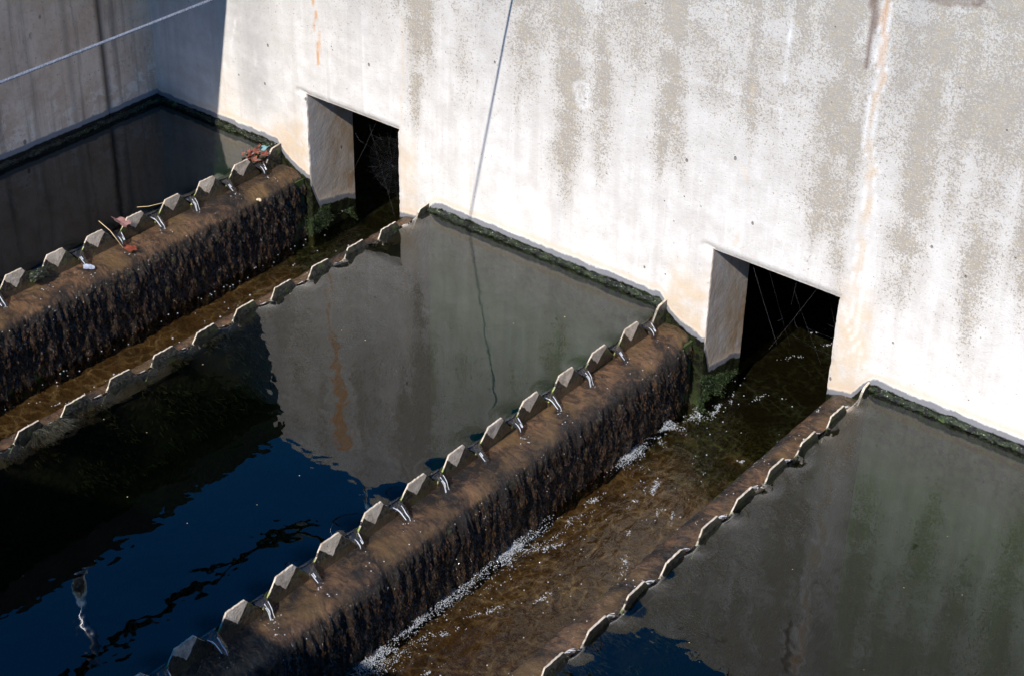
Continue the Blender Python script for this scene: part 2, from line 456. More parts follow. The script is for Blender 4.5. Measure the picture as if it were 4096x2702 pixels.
def trough_water_material():
    t = NT("shallow_trough_water"); pos = t.pos()
    rot = t.mapping(pos, (1.5, 0.8, 1), rot=(0, 0, 0.35))
    h = t.math('ADD', t.noise(rot, 16, 3, 0.55, 0.9), t.math('MULTIPLY', t.noise(pos, 55, 3, 0.5, 0.6), 0.22))
    # ripple light painted into the water's tint as a net of bright lines
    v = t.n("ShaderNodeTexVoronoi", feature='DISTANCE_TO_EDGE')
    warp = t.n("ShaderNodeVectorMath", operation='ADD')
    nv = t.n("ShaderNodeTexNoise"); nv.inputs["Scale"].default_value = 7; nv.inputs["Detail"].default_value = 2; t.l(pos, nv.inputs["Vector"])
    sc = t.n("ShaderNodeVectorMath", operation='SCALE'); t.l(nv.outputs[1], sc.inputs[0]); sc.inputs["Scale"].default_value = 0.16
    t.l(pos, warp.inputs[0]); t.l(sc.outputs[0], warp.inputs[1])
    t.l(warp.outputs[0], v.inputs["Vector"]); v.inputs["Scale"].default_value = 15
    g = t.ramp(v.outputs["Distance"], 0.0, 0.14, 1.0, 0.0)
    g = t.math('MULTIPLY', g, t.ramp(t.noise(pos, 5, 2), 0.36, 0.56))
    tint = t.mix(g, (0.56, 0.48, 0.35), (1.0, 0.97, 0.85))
    water_surface(t, tint, h, 0.007, ior=1.36, gain=1.5)
    return t.m

def trough_floor_material():
    t = NT("trough_bed"); pos = t.pos(); xyz = t.sep(pos)
    n = t.noise(pos, 9, 6, 0.75, 0.6); f = t.noise(pos, 75, 5, 0.7)
    c = t.mix(t.ramp(n, 0.30, 0.68), (0.055, 0.037, 0.018), (0.120, 0.080, 0.037))
    c = t.mix(t.ramp(f, 0.48, 0.66, 0, 0.6), c, (0.024, 0.015, 0.007))
    c = t.mix(t.ramp(t.voro(pos, 60), 0.25, 0.10, 0, 0.25), c, (0.26, 0.16, 0.07))
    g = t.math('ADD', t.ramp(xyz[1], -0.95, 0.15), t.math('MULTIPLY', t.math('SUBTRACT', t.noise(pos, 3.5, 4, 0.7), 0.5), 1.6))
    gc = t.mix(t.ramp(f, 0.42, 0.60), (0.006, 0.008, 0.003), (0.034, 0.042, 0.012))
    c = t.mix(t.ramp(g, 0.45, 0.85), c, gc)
    c = t.mix(t.ramp(xyz[1], 0.02, 0.22, 0, 0.75), c, (0.005, 0.006, 0.003))  # shade inside the outlets painted into the bed colour
    t.principled(c, 0.8, t.bump(t.math('ADD', f, n), 0.006), spec=0.2)
    return t.m

def simple(name, c1, c2, scale=40, rough=0.6, bump=0.002, coat=0.0, spec=0.4, metallic=0.0):
    t = NT(name); pos = t.pos()
    n = t.noise(pos, scale, 4, 0.7)
    t.principled(t.mix(t.ramp(n, 0.38, 0.62), c1, c2), rough, t.bump(n, bump), spec=spec, coat=coat, metallic=metallic)
    return t.m

def glassy(name, tint, height_scale, dist, stretch=(1, 1, 1), body=(0.6, 0.6, 0.6), bodyfac=0.0):
    t = NT(name); pos = t.pos()
    nb = t.bump(t.noise(t.mapping(pos, stretch), height_scale, 2, 0.5), dist)
    fr = t.n("ShaderNodeFresnel"); two_sided_ior(t, fr, 1.7); t.l(nb, fr.inputs["Normal"])
    gl = t.n("ShaderNodeBsdfGlossy"); gl.inputs["Roughness"].default_value = 0.035; t.l(nb, gl.inputs["Normal"])
    tr = t.n("ShaderNodeBsdfTransparent"); tr.inputs[0].default_value = (*tint, 1)
    base = tr
    if bodyfac > 0:
        df = t.n("ShaderNodeBsdfDiffuse"); df.inputs[0].default_value = (*body, 1)
        m0 = t.n("ShaderNodeMixShader"); m0.inputs[0].default_value = bodyfac
        t.l(tr.outputs[0], m0.inputs[1]); t.l(df.outputs[0], m0.inputs[2]); base = m0
    mx = t.n("ShaderNodeMixShader"); t.l(fr.outputs[0], mx.inputs[0]); t.l(base.outputs[0], mx.inputs[1]); t.l(gl.outputs[0], mx.inputs[2])
    t.l(mx.outputs[0], t.out.inputs[0])
    return t.m

M = {}
M['wall'] = wall_material()
M['shade'] = shade_wall_material()
M['conc'] = plain_concrete("grey_concrete", (0.34, 0.33, 0.31), (0.45, 0.44, 0.41))
M['under'] = simple("submerged_algae_concrete", (0.045, 0.062, 0.022), (0.062, 0.085, 0.028), 1.6, 0.9, 0.02, spec=0.1)
M['mat'] = algae_mat_material()
M['strand'] = strand_material()
M['slime'] = slime_material()
M['tooth'] = tooth_material(1); M['rtooth'] = tooth_material(-1, 0.15)
M['board'] = simple('wet_black_board', (0.012, 0.010, 0.008), (0.045, 0.032, 0.018), 60, 0.3, 0.004, coat=0.6)
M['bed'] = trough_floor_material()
M['twater'] = trough_water_material()
M['water'] = tank_water_material("tank_water", (0.30, 0.62, 0.38), (0.50, 0.85, 0.30), 0.0, 1.9)
M['jet'] = glassy("falling_water", (0.58, 0.48, 0.38), 30, 0.012, (2.2, 2.2, 0.5), (0.7, 0.74, 0.82), 0.02)
M['foam'] = glassy("bubble_film", (0.93, 0.93, 0.93), 200, 0.0, body=(0.80, 0.84, 0.90), bodyfac=0.30)
M['beads'] = glassy('glint_film', (0.93, 0.93, 0.93), 200, 0.0, body=(0.85, 0.88, 0.92), bodyfac=0.6)  # whitish body stands in for sun glints on splashes and jet threads
M['fur'] = simple('brown_underwater_algae', (0.008, 0.008, 0.004), (0.024, 0.019, 0.009), 30, 0.9, 0.0, spec=0.0)
M['rope'] = simple("grey_blue_rope", (0.13, 0.13, 0.15), (0.30, 0.30, 0.33), 200, 0.8, 0.001)
M['steel'] = simple("galvanised_steel", (0.80, 0.80, 0.82), (0.90, 0.90, 0.92), 30, 0.28, 0.0, metallic=1.0)
M['dark'] = plain_concrete('dark_concrete', (0.014, 0.014, 0.012), (0.026, 0.025, 0.022))  # even near-black tone for the overhanging walkway slab
M['rail_shade'] = simple('rail_shade_green', (0.012, 0.02, 0.014), (0.02, 0.03, 0.02), 30, 0.6, 0.0)  # dark green rail with its underside shade put into the colour
M['leaf'] = simple("wet_red_leaf", (0.10, 0.022, 0.012), (0.26, 0.060, 0.030), 60, 0.35, 0.002, coat=0.8)
M['pinkleaf'] = simple("faded_pink_leaf", (0.24, 0.115, 0.10), (0.36, 0.19, 0.17), 60, 0.6, 0.002)
M['straw'] = simple("dry_straw", (0.55, 0.40, 0.20), (0.70, 0.52, 0.28), 200, 0.7, 0.0)
M['teal'] = simple("teal_plastic", (0.10, 0.20, 0.22), (0.18, 0.34, 0.37), 80, 0.3, 0.002, coat=0.6)
M['pale'] = simple("pale_scrap", (0.25, 0.28, 0.36), (0.42, 0.44, 0.52), 80, 0.4, 0.001)
M['moss'] = simple("bright_moss", (0.012, 0.020, 0.007), (0.045, 0.075, 0.020), 90, 0.4, 0.002, coat=0.4)
M['tuft'] = simple("green_brown_algae", (0.012, 0.013, 0.005), (0.034, 0.028, 0.012), 50, 0.4, 0.002, coat=0.5)
M['snail'] = simple("pale_shell", (0.50, 0.40, 0.25), (0.75, 0.62, 0.42), 150, 0.5, 0.001)
M['web'] = simple("spider_silk", (0.08, 0.08, 0.09), (0.20, 0.20, 0.22), 10, 0.5, 0.0)
M['grass'] = simple("mown_grass", (0.045, 0.075, 0.02), (0.08, 0.11, 0.03), 3, 0.9, 0.02)

# ------------------------------------------------------------------ SETTING: ground around the tank
gm = MB()
for (x0, x1, y0, y1) in ((-1500, -1.0, -1500, 1500), (XR+0.5, 1500, -1500, 1500), (-1.0, XR+0.5, 1.7, 1500), (-1.0, XR+0.5, -1500, YN-0.4)):
    gm.box(x0, x1, y0, y1, 0.9, 1.15)
tag(gm.build("ground", M['grass']), kind='structure')

fl = MB().box(-0.3, XR+0.3, YN-0.3, 1.6, LOW-0.2, LOW)
tag(fl.build("tank_floor", M['under']), kind='structure')

# ------------------------------------------------------------------ main wall with its two outlets
def seg(a, b, step):
    n = max(1, int(round((b-a)/step))); return np.linspace(a, b, n+1)[:-1]

def wet_profile(x):
    xs = [0, .755, .80, .84, .9365, 1.46, 1.60, 1.635, 1.665, 2.775, 2.82, 2.865, 2.9774, 3.50, 3.60, 3.645, 3.675, 8]
    zs = [.018, .018, -.035, -.06, -.105, -.10, -.075, -.01, .018, .018, -.035, -.06, -.105, -.10, -.075, -.01, .018, .018]
    return np.interp(x, xs, zs)

def path_mask(x, z, pts, w0, w1, wob=0.006, seed=0):
    """vertical run through pts (x,z) from high to low, half width w0 (top) .. w1"""
    pts = sorted(pts, key=lambda p: p[1])
    pz = [p[1] for p in pts]; px = [p[0] for p in pts]
    c = np.interp(z, pz, px) + wob*vnoise(z*14, 0*z, 0*z+seed, seed)
    w = np.interp(z, [pz[0], pz[-1]], [w1, w0]) * (1+0.35*vnoise(z*22, 0*z+3, 0*z, seed+5))
    ins = (z > pz[0]) & (z < pz[-1])
    return np.clip(1-np.abs(x-c)/w, 0, 1) * ins * 1.0, c, w

def wall_stains(x, y, z, jamb=False):
    n = len(x); A = np.zeros((n, 4)); B = np.zeros((n, 4))
    up = sstep(0.0, 1.0, z)
    # lichen columns: centre x, half width, lowest z, strength
    cols = [(1.56, .055, .30, .9), (1.62, .05, .55, .8), (1.30, .05, .75, .35), (1.80, .07, .45, .5), (2.10, .09, .52, .8), (2.30, .10, .26, .9),
            (2.46, .07, .42, .8), (2.62, .06, .75, .6), (2.76, .08, .50, 1.0), (2.93, .06, .72, .5), (3.08, .05, .75, .8), (3.25, .08, .95, .8), (3.41, .10, .40, 1.0),
            (3.47, .05, .33, .8), (3.72, .09, .30, .9), (3.84, .06, .60, .7), (3.97, .09, .28, .8), (4.12, .07, .45, .8), (4.30, .08, .20, .9), (4.6, .12, .3, .8), (5.0, .15, .3, .9), (5.5, .15, .3, .9),
            (1.20, .05, .9, .7), (1.48, .06, .85, .9), (1.86, .05, .95, .9), (.95, .05, 1.05, .6), (.80, .06, .8, .3)]
    L = 0
    for k, (cx, w, zl, s) in enumerate(cols):
        c = cx + .012*vnoise(z*3, 0*z, 0*z+k, k)
        m = np.exp(-((x-c)/w)**2 * 1.3) * sstep(zl-.10, zl+.22, z + .10*vnoise(x*30, 0*x, 0*x+k, 40+k)) * s
        L = np.maximum(L, m)
    L = np.maximum(L, 0.55*sstep(.55, 1.25, z)*sstep(1.6, 2.2, x))
    L = np.maximum(L, 0.30*sstep(.35, 1.0, z)*(fbm(x*5, 0*x, z*1.2, 3, 8)*.5+.7))
    A[:, 0] = np.clip(L, 0, 1)
    # rust runs
    r1, _, _ = path_mask(x, z, [(1.015, .80), (1.012, .74), (1.022, .68), (1.020, .61), (1.029, .55), (1.031, .471)], .011, .003, .006, 1)
    r1b, _, _ = path_mask(x, z, [(1.08, 1.46), (1.075, 1.15), (1.055, .95), (1.015, .78)], .055, .012, .010, 2)
    r1c, _, _ = path_mask(x, z, [(1.04, .62), (1.048, .50)], .006, .004, .003, 3)
    A[:, 1] = np.clip(np.maximum.reduce([sstep(0, .5, r1), sstep(0, .5, r1b)*1.1, sstep(0, .6, r1c)*.6]), 0, 1)
    # tan runnel with white lips on the right
    run = [(3.545, 1.46), (3.531, 1.409), (3.519, 1.32), (3.545, 1.223), (3.533, 1.071), (3.522, .914), (3.562, .819), (3.560, .688), (3.557, .555), (3.562, .336), (3.585, .15), (3.60, -.04)]
    m, c, w = path_mask(x, z, run, .013, .017, .012, 4)
    d = np.abs(x-c)
    orange = sstep(.9, 1.42, z)
    A[:, 1] = np.maximum(A[:, 1], sstep(0.0, .35, m)*orange*.75*(z < 1.46))
    lip = np.exp(-((d-w*1.1)/.0055)**2) * (z > .12) * (z < 1.40)
    B[:, 0] = np.clip(lip*.50*(.85+.25*vnoise(x*12, 0*x, z*6, 6)), 0, 1)
    och = sstep(0.0, .35, m)*(1-orange)*.75
    # ochre zones beside the outlets and small tan runs
    for (x0, x1, zt, s) in ((.74, .9365, .17, 1.0), (1.4603, 1.56, .30, .8), (2.80, 2.9774, .22, 1.0), (3.5012, 3.64, .36, .95)):
        e = .02*vnoise(z*9, 0*z, 0*z+x0, 9)
        mm = sstep(x0-.03, x0+.03, x+e)*sstep(x1+.02, x1-.03, x+e)*sstep(zt+.06, zt-.12, z+.05*vnoise(x*14, 0*x, z*5, 12))*s
        och = np.maximum(och, mm)
    e = .55*np.exp(-((x-.45)/.07)**2)*sstep(.45, .05, z); och = np.maximum(och, e)
    for pts, a, b in (([(1.497, .80), (1.495, .549), (1.479, .317)], .008, .006), ([(1.842, .281), (1.85, .18), (1.839, .047)], .012, .008),
                      ([(3.077, .423), (3.088, .39), (3.062, .356)], .010, .012), ([(3.07, .68), (3.08, .66), (3.097, .62)], .012, .016), ([(3.085, 1.0), (3.08, .92)], .006, .006)):
        mm, _, _ = path_mask(x, z, pts, a, b, .003, 20); och = np.maximum(och, sstep(0, .5, mm)*.55)
    A[:, 3] = np.clip(och, 0, 1)
    A[:, 2] = np.clip(0.5 + (z - wet_profile(x)), 0, 1)
    # white splat
    rr = np.hypot((x-2.375)/.040, (z-.735)/.048) + .35*vnoise(x*30, 0*x, z*30, 3)
    B[:, 0] = np.maximum(B[:, 0], (sstep(1.2, .85, rr)-.55*sstep(.75, .55, rr))*.38)
    for (xa, za, xb, zb) in ((.55, .55, .50, .38), (3.20, 1.25, 3.20, .85), (2.68, .95, 3.2, 0.93)):
        tt = np.clip(((x-xa)*(xb-xa)+(z-za)*(zb-za))/((xb-xa)**2+(zb-za)**2), 0, 1)
        dd = np.hypot(x-(xa+tt*(xb-xa)), z-(za+tt*(zb-za)))
        B[:, 0] = np.maximum(B[:, 0], np.exp(-(dd/.004)**2)*.45*(.6+.6*vnoise(x*25, 0*x, z*25, 61)))
    # grey smears
    g = 0.85*np.exp(-((x-.64)/.12)**2)*sstep(.02, .25, z) + .45*sstep(1.43, 1.47, z) + .6*np.exp(-((x-2.285)/.025)**2)*sstep(.6, .1, z)*.8
    g += .5*np.exp(-((x-1.25)/.07)**2)*sstep(.4, 1.0, z) + .5*np.exp(-((x-1.9)/.07)**2)*sstep(.5, 1.1, z)+.6*np.exp(-((x-3.63)/.05)**2)*sstep(.9, 1.2, z)
    g += .35*sstep(.45, 1.3, z)*(fbm(x*7, 0*x, z, 3, 31)+.5) + .5*np.exp(-((x-.48)/.09)**2)*sstep(.3, .7, z)
    B[:, 1] = np.clip(g, 0, 1)
    # purple-black rust above the runnel, peeled patch, lift line
    dk, _, _ = path_mask(x, z, [(3.47, 1.46), (3.480, 1.395), (3.497, 1.31), (3.487, 1.16)], .022, .006, .006, 30)
    dkm = sstep(0, .5, dk)*.75
    line = np.exp(-((z-1.462-.004*vnoise(x*20, 0*x, 0*x, 2))/.0035)**2)*.8
    pr = np.hypot((x-3.745)/.11, (z-1.475-.22*(x-3.745))/.030) + .25*vnoise(x*40, 0*x, z*40, 13)
    B[:, 2] = np.clip(np.maximum.reduce([dkm, line, sstep(1.0, .92, pr)*.4, sstep(.10, .03, np.abs(pr-1.0))*.7]), 0, 1)
    return A, B

main_wall = empty("outlet_wall", (0, 0, 0), "tall sunlit concrete wall with two dark outlets, rust runs and speckled lichen", "wall")
xs = np.concatenate([seg(-0.02, LA['t0'], .012), seg(LA['t0'], LA['t1'], .0131), seg(LA['t1'], LB['t0'], .012), seg(LB['t0'], LB['t1'], .0131), seg(LB['t1'], XR, .014), [XR]])
zs = np.concatenate([seg(LOW, TF-.03, .1), seg(TF-.03, HEAD, .0105), seg(HEAD, TOP, .012), [TOP]])
X, Z = np.meshgrid(xs, zs, indexing='ij')
nu, nv = X.shape
dxj = lambda a: np.exp(-np.abs(X-a)/.006)
rel = 0.0016*fbm(X*25, 0*X, Z*25, 3, 50)
Yw = rel
V = np.stack([X, Yw, Z], -1).reshape(-1, 3)
Fq = grid_faces(nu, nv)
cx_ = V[Fq].mean(1)
inop = lambda L: (cx_[:, 0] > L['t0']) & (cx_[:, 0] < L['t1']) & (cx_[:, 2] > TF-.03) & (cx_[:, 2] < HEAD)
Fq = Fq[~(inop(LA) | inop(LB))]
# chipped outlet arrises: pull the corner line back and sideways
for L in (LA, LB):
    for xe, sgn in ((L['t0'], -1), (L['t1'], 1)):
        m = (np.abs(V[:, 0]-xe) < 1e-4) & (V[:, 2] < HEAD+1e-4) & (V[:, 2] > -.5)
        nz_ = np.abs(fbm(V[:, 2]*45, 0*V[:, 2]+xe, 0*V[:, 2], 3, 60))
        V[m, 1] += .004+.010*nz_[m]*(1 if sgn < 0 else .4)
        V[m, 0] += sgn*.004*nz_[m]
    m = (np.abs(V[:, 2]-HEAD) < 1e-4) & (V[:, 0] > L['t0']-1e-4) & (V[:, 0] < L['t1']+1e-4)
    nz_ = np.abs(fbm(V[:, 0]*40, 0*V[:, 0], 0*V[:, 0]+7, 3, 61))
    V[m, 1] += .004+.006*nz_[m]; V[m, 2] += .002*nz_[m]
    # shallow rebate left of the outlet and above it
    m = (V[:, 0] > L['t0']-.037) & (V[:, 0] < L['t0']+1e-4) & (V[:, 2] < HEAD+.012) & (V[:, 2] > -.5)
    V[m, 1] += .006
    m = (V[:, 0] > L['t0']-.037) & (V[:, 0] < L['t1']+.01) & (V[:, 2] > HEAD-1e-4) & (V[:, 2] < HEAD+.014)
    V[m, 1] += .007
A, B = wall_stains(V[:, 0], V[:, 1], V[:, 2])
face = fast_mesh("front_face", V, Fq, M['wall'], main_wall, attrs={"stain_a": A, "stain_b": B})
# reveals: jambs, soffits, sills; body of the wall behind the face
body = MB()
BY = 0.030
for (x0, x1) in ((-0.3, LA['t0']-.030), (LA['t1']+.030, LB['t0']-.030), (LB['t1']+.030, XR+.2)):
    body.box(x0, x1, BY, WT, LOW, TOP-.002)
for L in (LA, LB):
    body.box(L['t0']-.030, L['t1']+.030, BY, WT, HEAD+.030, TOP-.002)
    body.box(L['t0']-.030, L['t1']+.030, BY, WT, LOW, TF-.03)
body.build("wall_body", M['conc'], main_wall)
for L in (LA, LB):
    for side, xe, sg in (("l", L['t0'], 1), ("r", L['t1'], -1)):
        ys_ = np.concatenate([[0.004], seg(.012, WT, .010), [WT]]); zz = seg(TF-.03, HEAD, .0105); zz = np.append(zz, HEAD)
        Yj, Zj = np.meshgrid(ys_, zz, indexing='ij')
        rough_ = fbm(0*Yj+xe, Yj*30, Zj*30, 4, 70)
        edge = np.exp(-(Yj-.004)/.02)+np.exp(-(WT-Yj)/.02)
        Xj = xe + sg*(.0009*rough_ + .007*edge*np.clip(fbm(0*Yj+xe, Yj*60, Zj*60, 3, 71)-.22, 0, 1))
        Xj[0] = xe - sg*.004*np.abs(fbm(Zj[0]*45, 0*Zj[0]+xe, 0*Zj[0], 3, 60))
        Yj[0] = .004+.010*np.abs(fbm(Zj[0]*45, 0*Zj[0]+xe, 0*Zj[0], 3, 60))*(1 if sg > 0 else .4)+.006
        Vj = np.stack([Xj, Yj, Zj], -1).reshape(-1, 3)
        n = len(Vj); A = np.zeros((n, 4)); B = np.zeros((n, 4))
        wl = -.16 - .35*Vj[:, 1] + .05*vnoise(Vj[:, 1]*20, 0*Vj[:, 1], Vj[:, 2]*8, 5)
        if sg > 0: wl = np.where(Vj[:, 1] < .06, -.105-2.6*Vj[:, 1], -.262-.20*(Vj[:, 1]-.06)) + .012*vnoise(Vj[:, 1]*14, 0*Vj[:, 1], 0*Vj[:, 1], 5)
        A[:, 2] = np.clip(.5 + (Vj[:, 2]-wl), 0, 1)
        A[:, 3] = .35*sstep(.25, -.1, Vj[:, 2])
        B[:, 3] = np.clip(.35 + .55*sstep(.05, .25, Vj[:, 1]) + .3*fbm(Vj[:, 0], Vj[:, 1]*9, Vj[:, 2]*5, 3, 77), 0, 1)
        B[:, 1] = .6
        fast_mesh("jamb", Vj, grid_faces(len(ys_), len(zz), flip=(sg < 0)), M['wall'], main_wall, attrs={"stain_a": A, "stain_b": B})
    xx = np.concatenate([seg(L['t0']-.004, L['t1']+.004, .012), [L['t1']+.004]]); yy = np.concatenate([[.011], seg(.02, WT, .02), [WT]])
    Xs, Ys = np.meshgrid(xx, yy, indexing='ij'); Zs = HEAD + .002 - .004*np.abs(fbm(Xs*30, Ys*30, 0*Xs, 3, 80)); Zs[:, 0] = HEAD+.001
    Vs = np.stack([Xs, Ys, Zs], -1).reshape(-1, 3); A = np.zeros((len(Vs), 4)); A[:, 2] = 1; B = np.zeros((len(Vs), 4)); B[:, 1] = .7; B[:, 3] = .5
    fast_mesh("soffit", Vs, grid_faces(len(xx), len(yy), flip=True), M['wall'], main_wall, attrs={"stain_a": A, "stain_b": B})
cop = MB().box(-.3, XR+.2, -.001, 1.55, TOP-.001, TOP+.012)
cop.build("top_slab", M['conc'], main_wall)

# collecting channel behind the wall
ch = MB().box(-.3, XR+.2, WT, 1.30, TF-.2, TF-.03)
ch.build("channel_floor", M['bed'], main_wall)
MB().box(-.3, XR+.2, 1.30, 1.55, LOW, TOP-.002).build("channel_back", M['under'], main_wall)

# ------------------------------------------------------------------ left wall in the shade
left_wall = empty("side_wall", (0, -2, 0), "shaded brownish concrete side wall with a dirty joint, left of the outlet wall", "wall")
yv = np.concatenate([seg(YN, -.296, .03), [-.296, -.293, -.286, -.283], seg(-.27, -.0, .02), [0.0]])
zv = np.concatenate([seg(LOW, -.1, .2), seg(-.1, 1.45, .02), [1.45]])
Yl, Zl = np.meshgrid(yv, zv, indexing='ij')
Xl = .002*fbm(0*Yl, Yl*12, Zl*12, 3, 90)
gro = (Yl < -.285) & (Yl > -.294); Xl = np.where(gro, -.012, Xl)
Xl = np.where((Yl > -.285), Xl-.004, Xl)
fast_mesh("panel_face", np.stack([Xl, Yl, Zl], -1).reshape(-1, 3), grid_faces(len(yv), len(zv)), M['shade'], left_wall)
MB().box(-.3, -.015, YN, 0.0, LOW, 1.449).build("wall_body", M['conc'], left_wall)
for name, x0, x1, y0, y1, lab in (("side_wall", XR, XR+.3, YN, 0, "plain concrete side wall on the far right of the tanks"),
                                  ("end_wall", -.3, XR+.3, YN-.3, YN, "plain concrete end wall opposite the two outlets")):
    tag(MB().box(x0, x1, y0, y1, LOW, 1.5).build(name, M['conc']), lab, "wall")

# walkways above
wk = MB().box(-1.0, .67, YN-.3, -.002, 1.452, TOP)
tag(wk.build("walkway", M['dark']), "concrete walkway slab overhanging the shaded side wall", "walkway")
wk2 = MB().box(.672, XR+.3, -5.4, -4.03, 1.452, TOP)
tag(wk2.build("walkway", M['conc']), "concrete walkway slab crossing the tanks by the viewer", "walkway")

# ------------------------------------------------------------------ handrails (seen mirrored in the tank)
def handrail(name, base, posts, rail_pts, label, up=.62):
    r = empty(name, base, label, "handrail")
    for p in posts:
        m = MB(); m.tube([p, (p[0], p[1], p[2]+up)], .026, 16)
        m.box(p[0]-.05, p[0]+.05, p[1]-.05, p[1]+.05, p[2]+.001, p[2]+.010)
        m.build("post", M['steel'], r, True)
    MB().tube(rail_pts, .024, 10).build("rail", M['rail_shade'], r, True)
    return r
zr = TOP+.60
bend = [(.62+.18-.18*math.cos(a), -.10+.18*math.sin(a), zr) for a in np.linspace(0, math.pi/2, 7)]
handrail("handrail", (.62, -3, TOP), [(.62, y, TOP) for y in (-1.24, -2.9, -4.5)], [(.62, YN, zr), (.62, -2, zr), (.62, -.3, zr)] + bend[:4],
         "dark rail on pale posts along the side walkway, mirrored in the middle tank")
handrail("handrail", (3, .08, TOP), [(x, .08, TOP+.012) for x in (1.165, 4.3, 6.6)], bend[3:] + [(1.0, .08, zr), (4, .08, zr), (XR, .08, zr)],
         "dark rail on pale posts along the top of the sunlit outlet wall")

# ------------------------------------------------------------------ launders (effluent troughs)
PROF_L = [(0, -.069), (.04, -.066), (.07, -.066), (.095, -.070), (.118, -.079), (.136, -.095), (.146, -.118), (.150, -.15), (.150, -.20), (.148, -.25), (.145, -.30), (.141, -.35), (.138, -.40), (.136, -.5)]
PROF_R = [(0, -.062), (.04, -.061), (.08, -.063), (.105, -.069), (.124, -.080), (.136, -.100), (.141, -.14), (.143, -.20), (.145, -.30), (.147, -.38), (.148, -.5)]

def resample(prof, n):
    p = np.array(prof); d = np.r_[0, np.cumsum(np.hypot(*np.diff(p, axis=0).T))]
    s = np.linspace(0, d[-1], n); return np.interp(s, d, p[:, 0]), np.interp(s, d, p[:, 1]), s/d[-1]

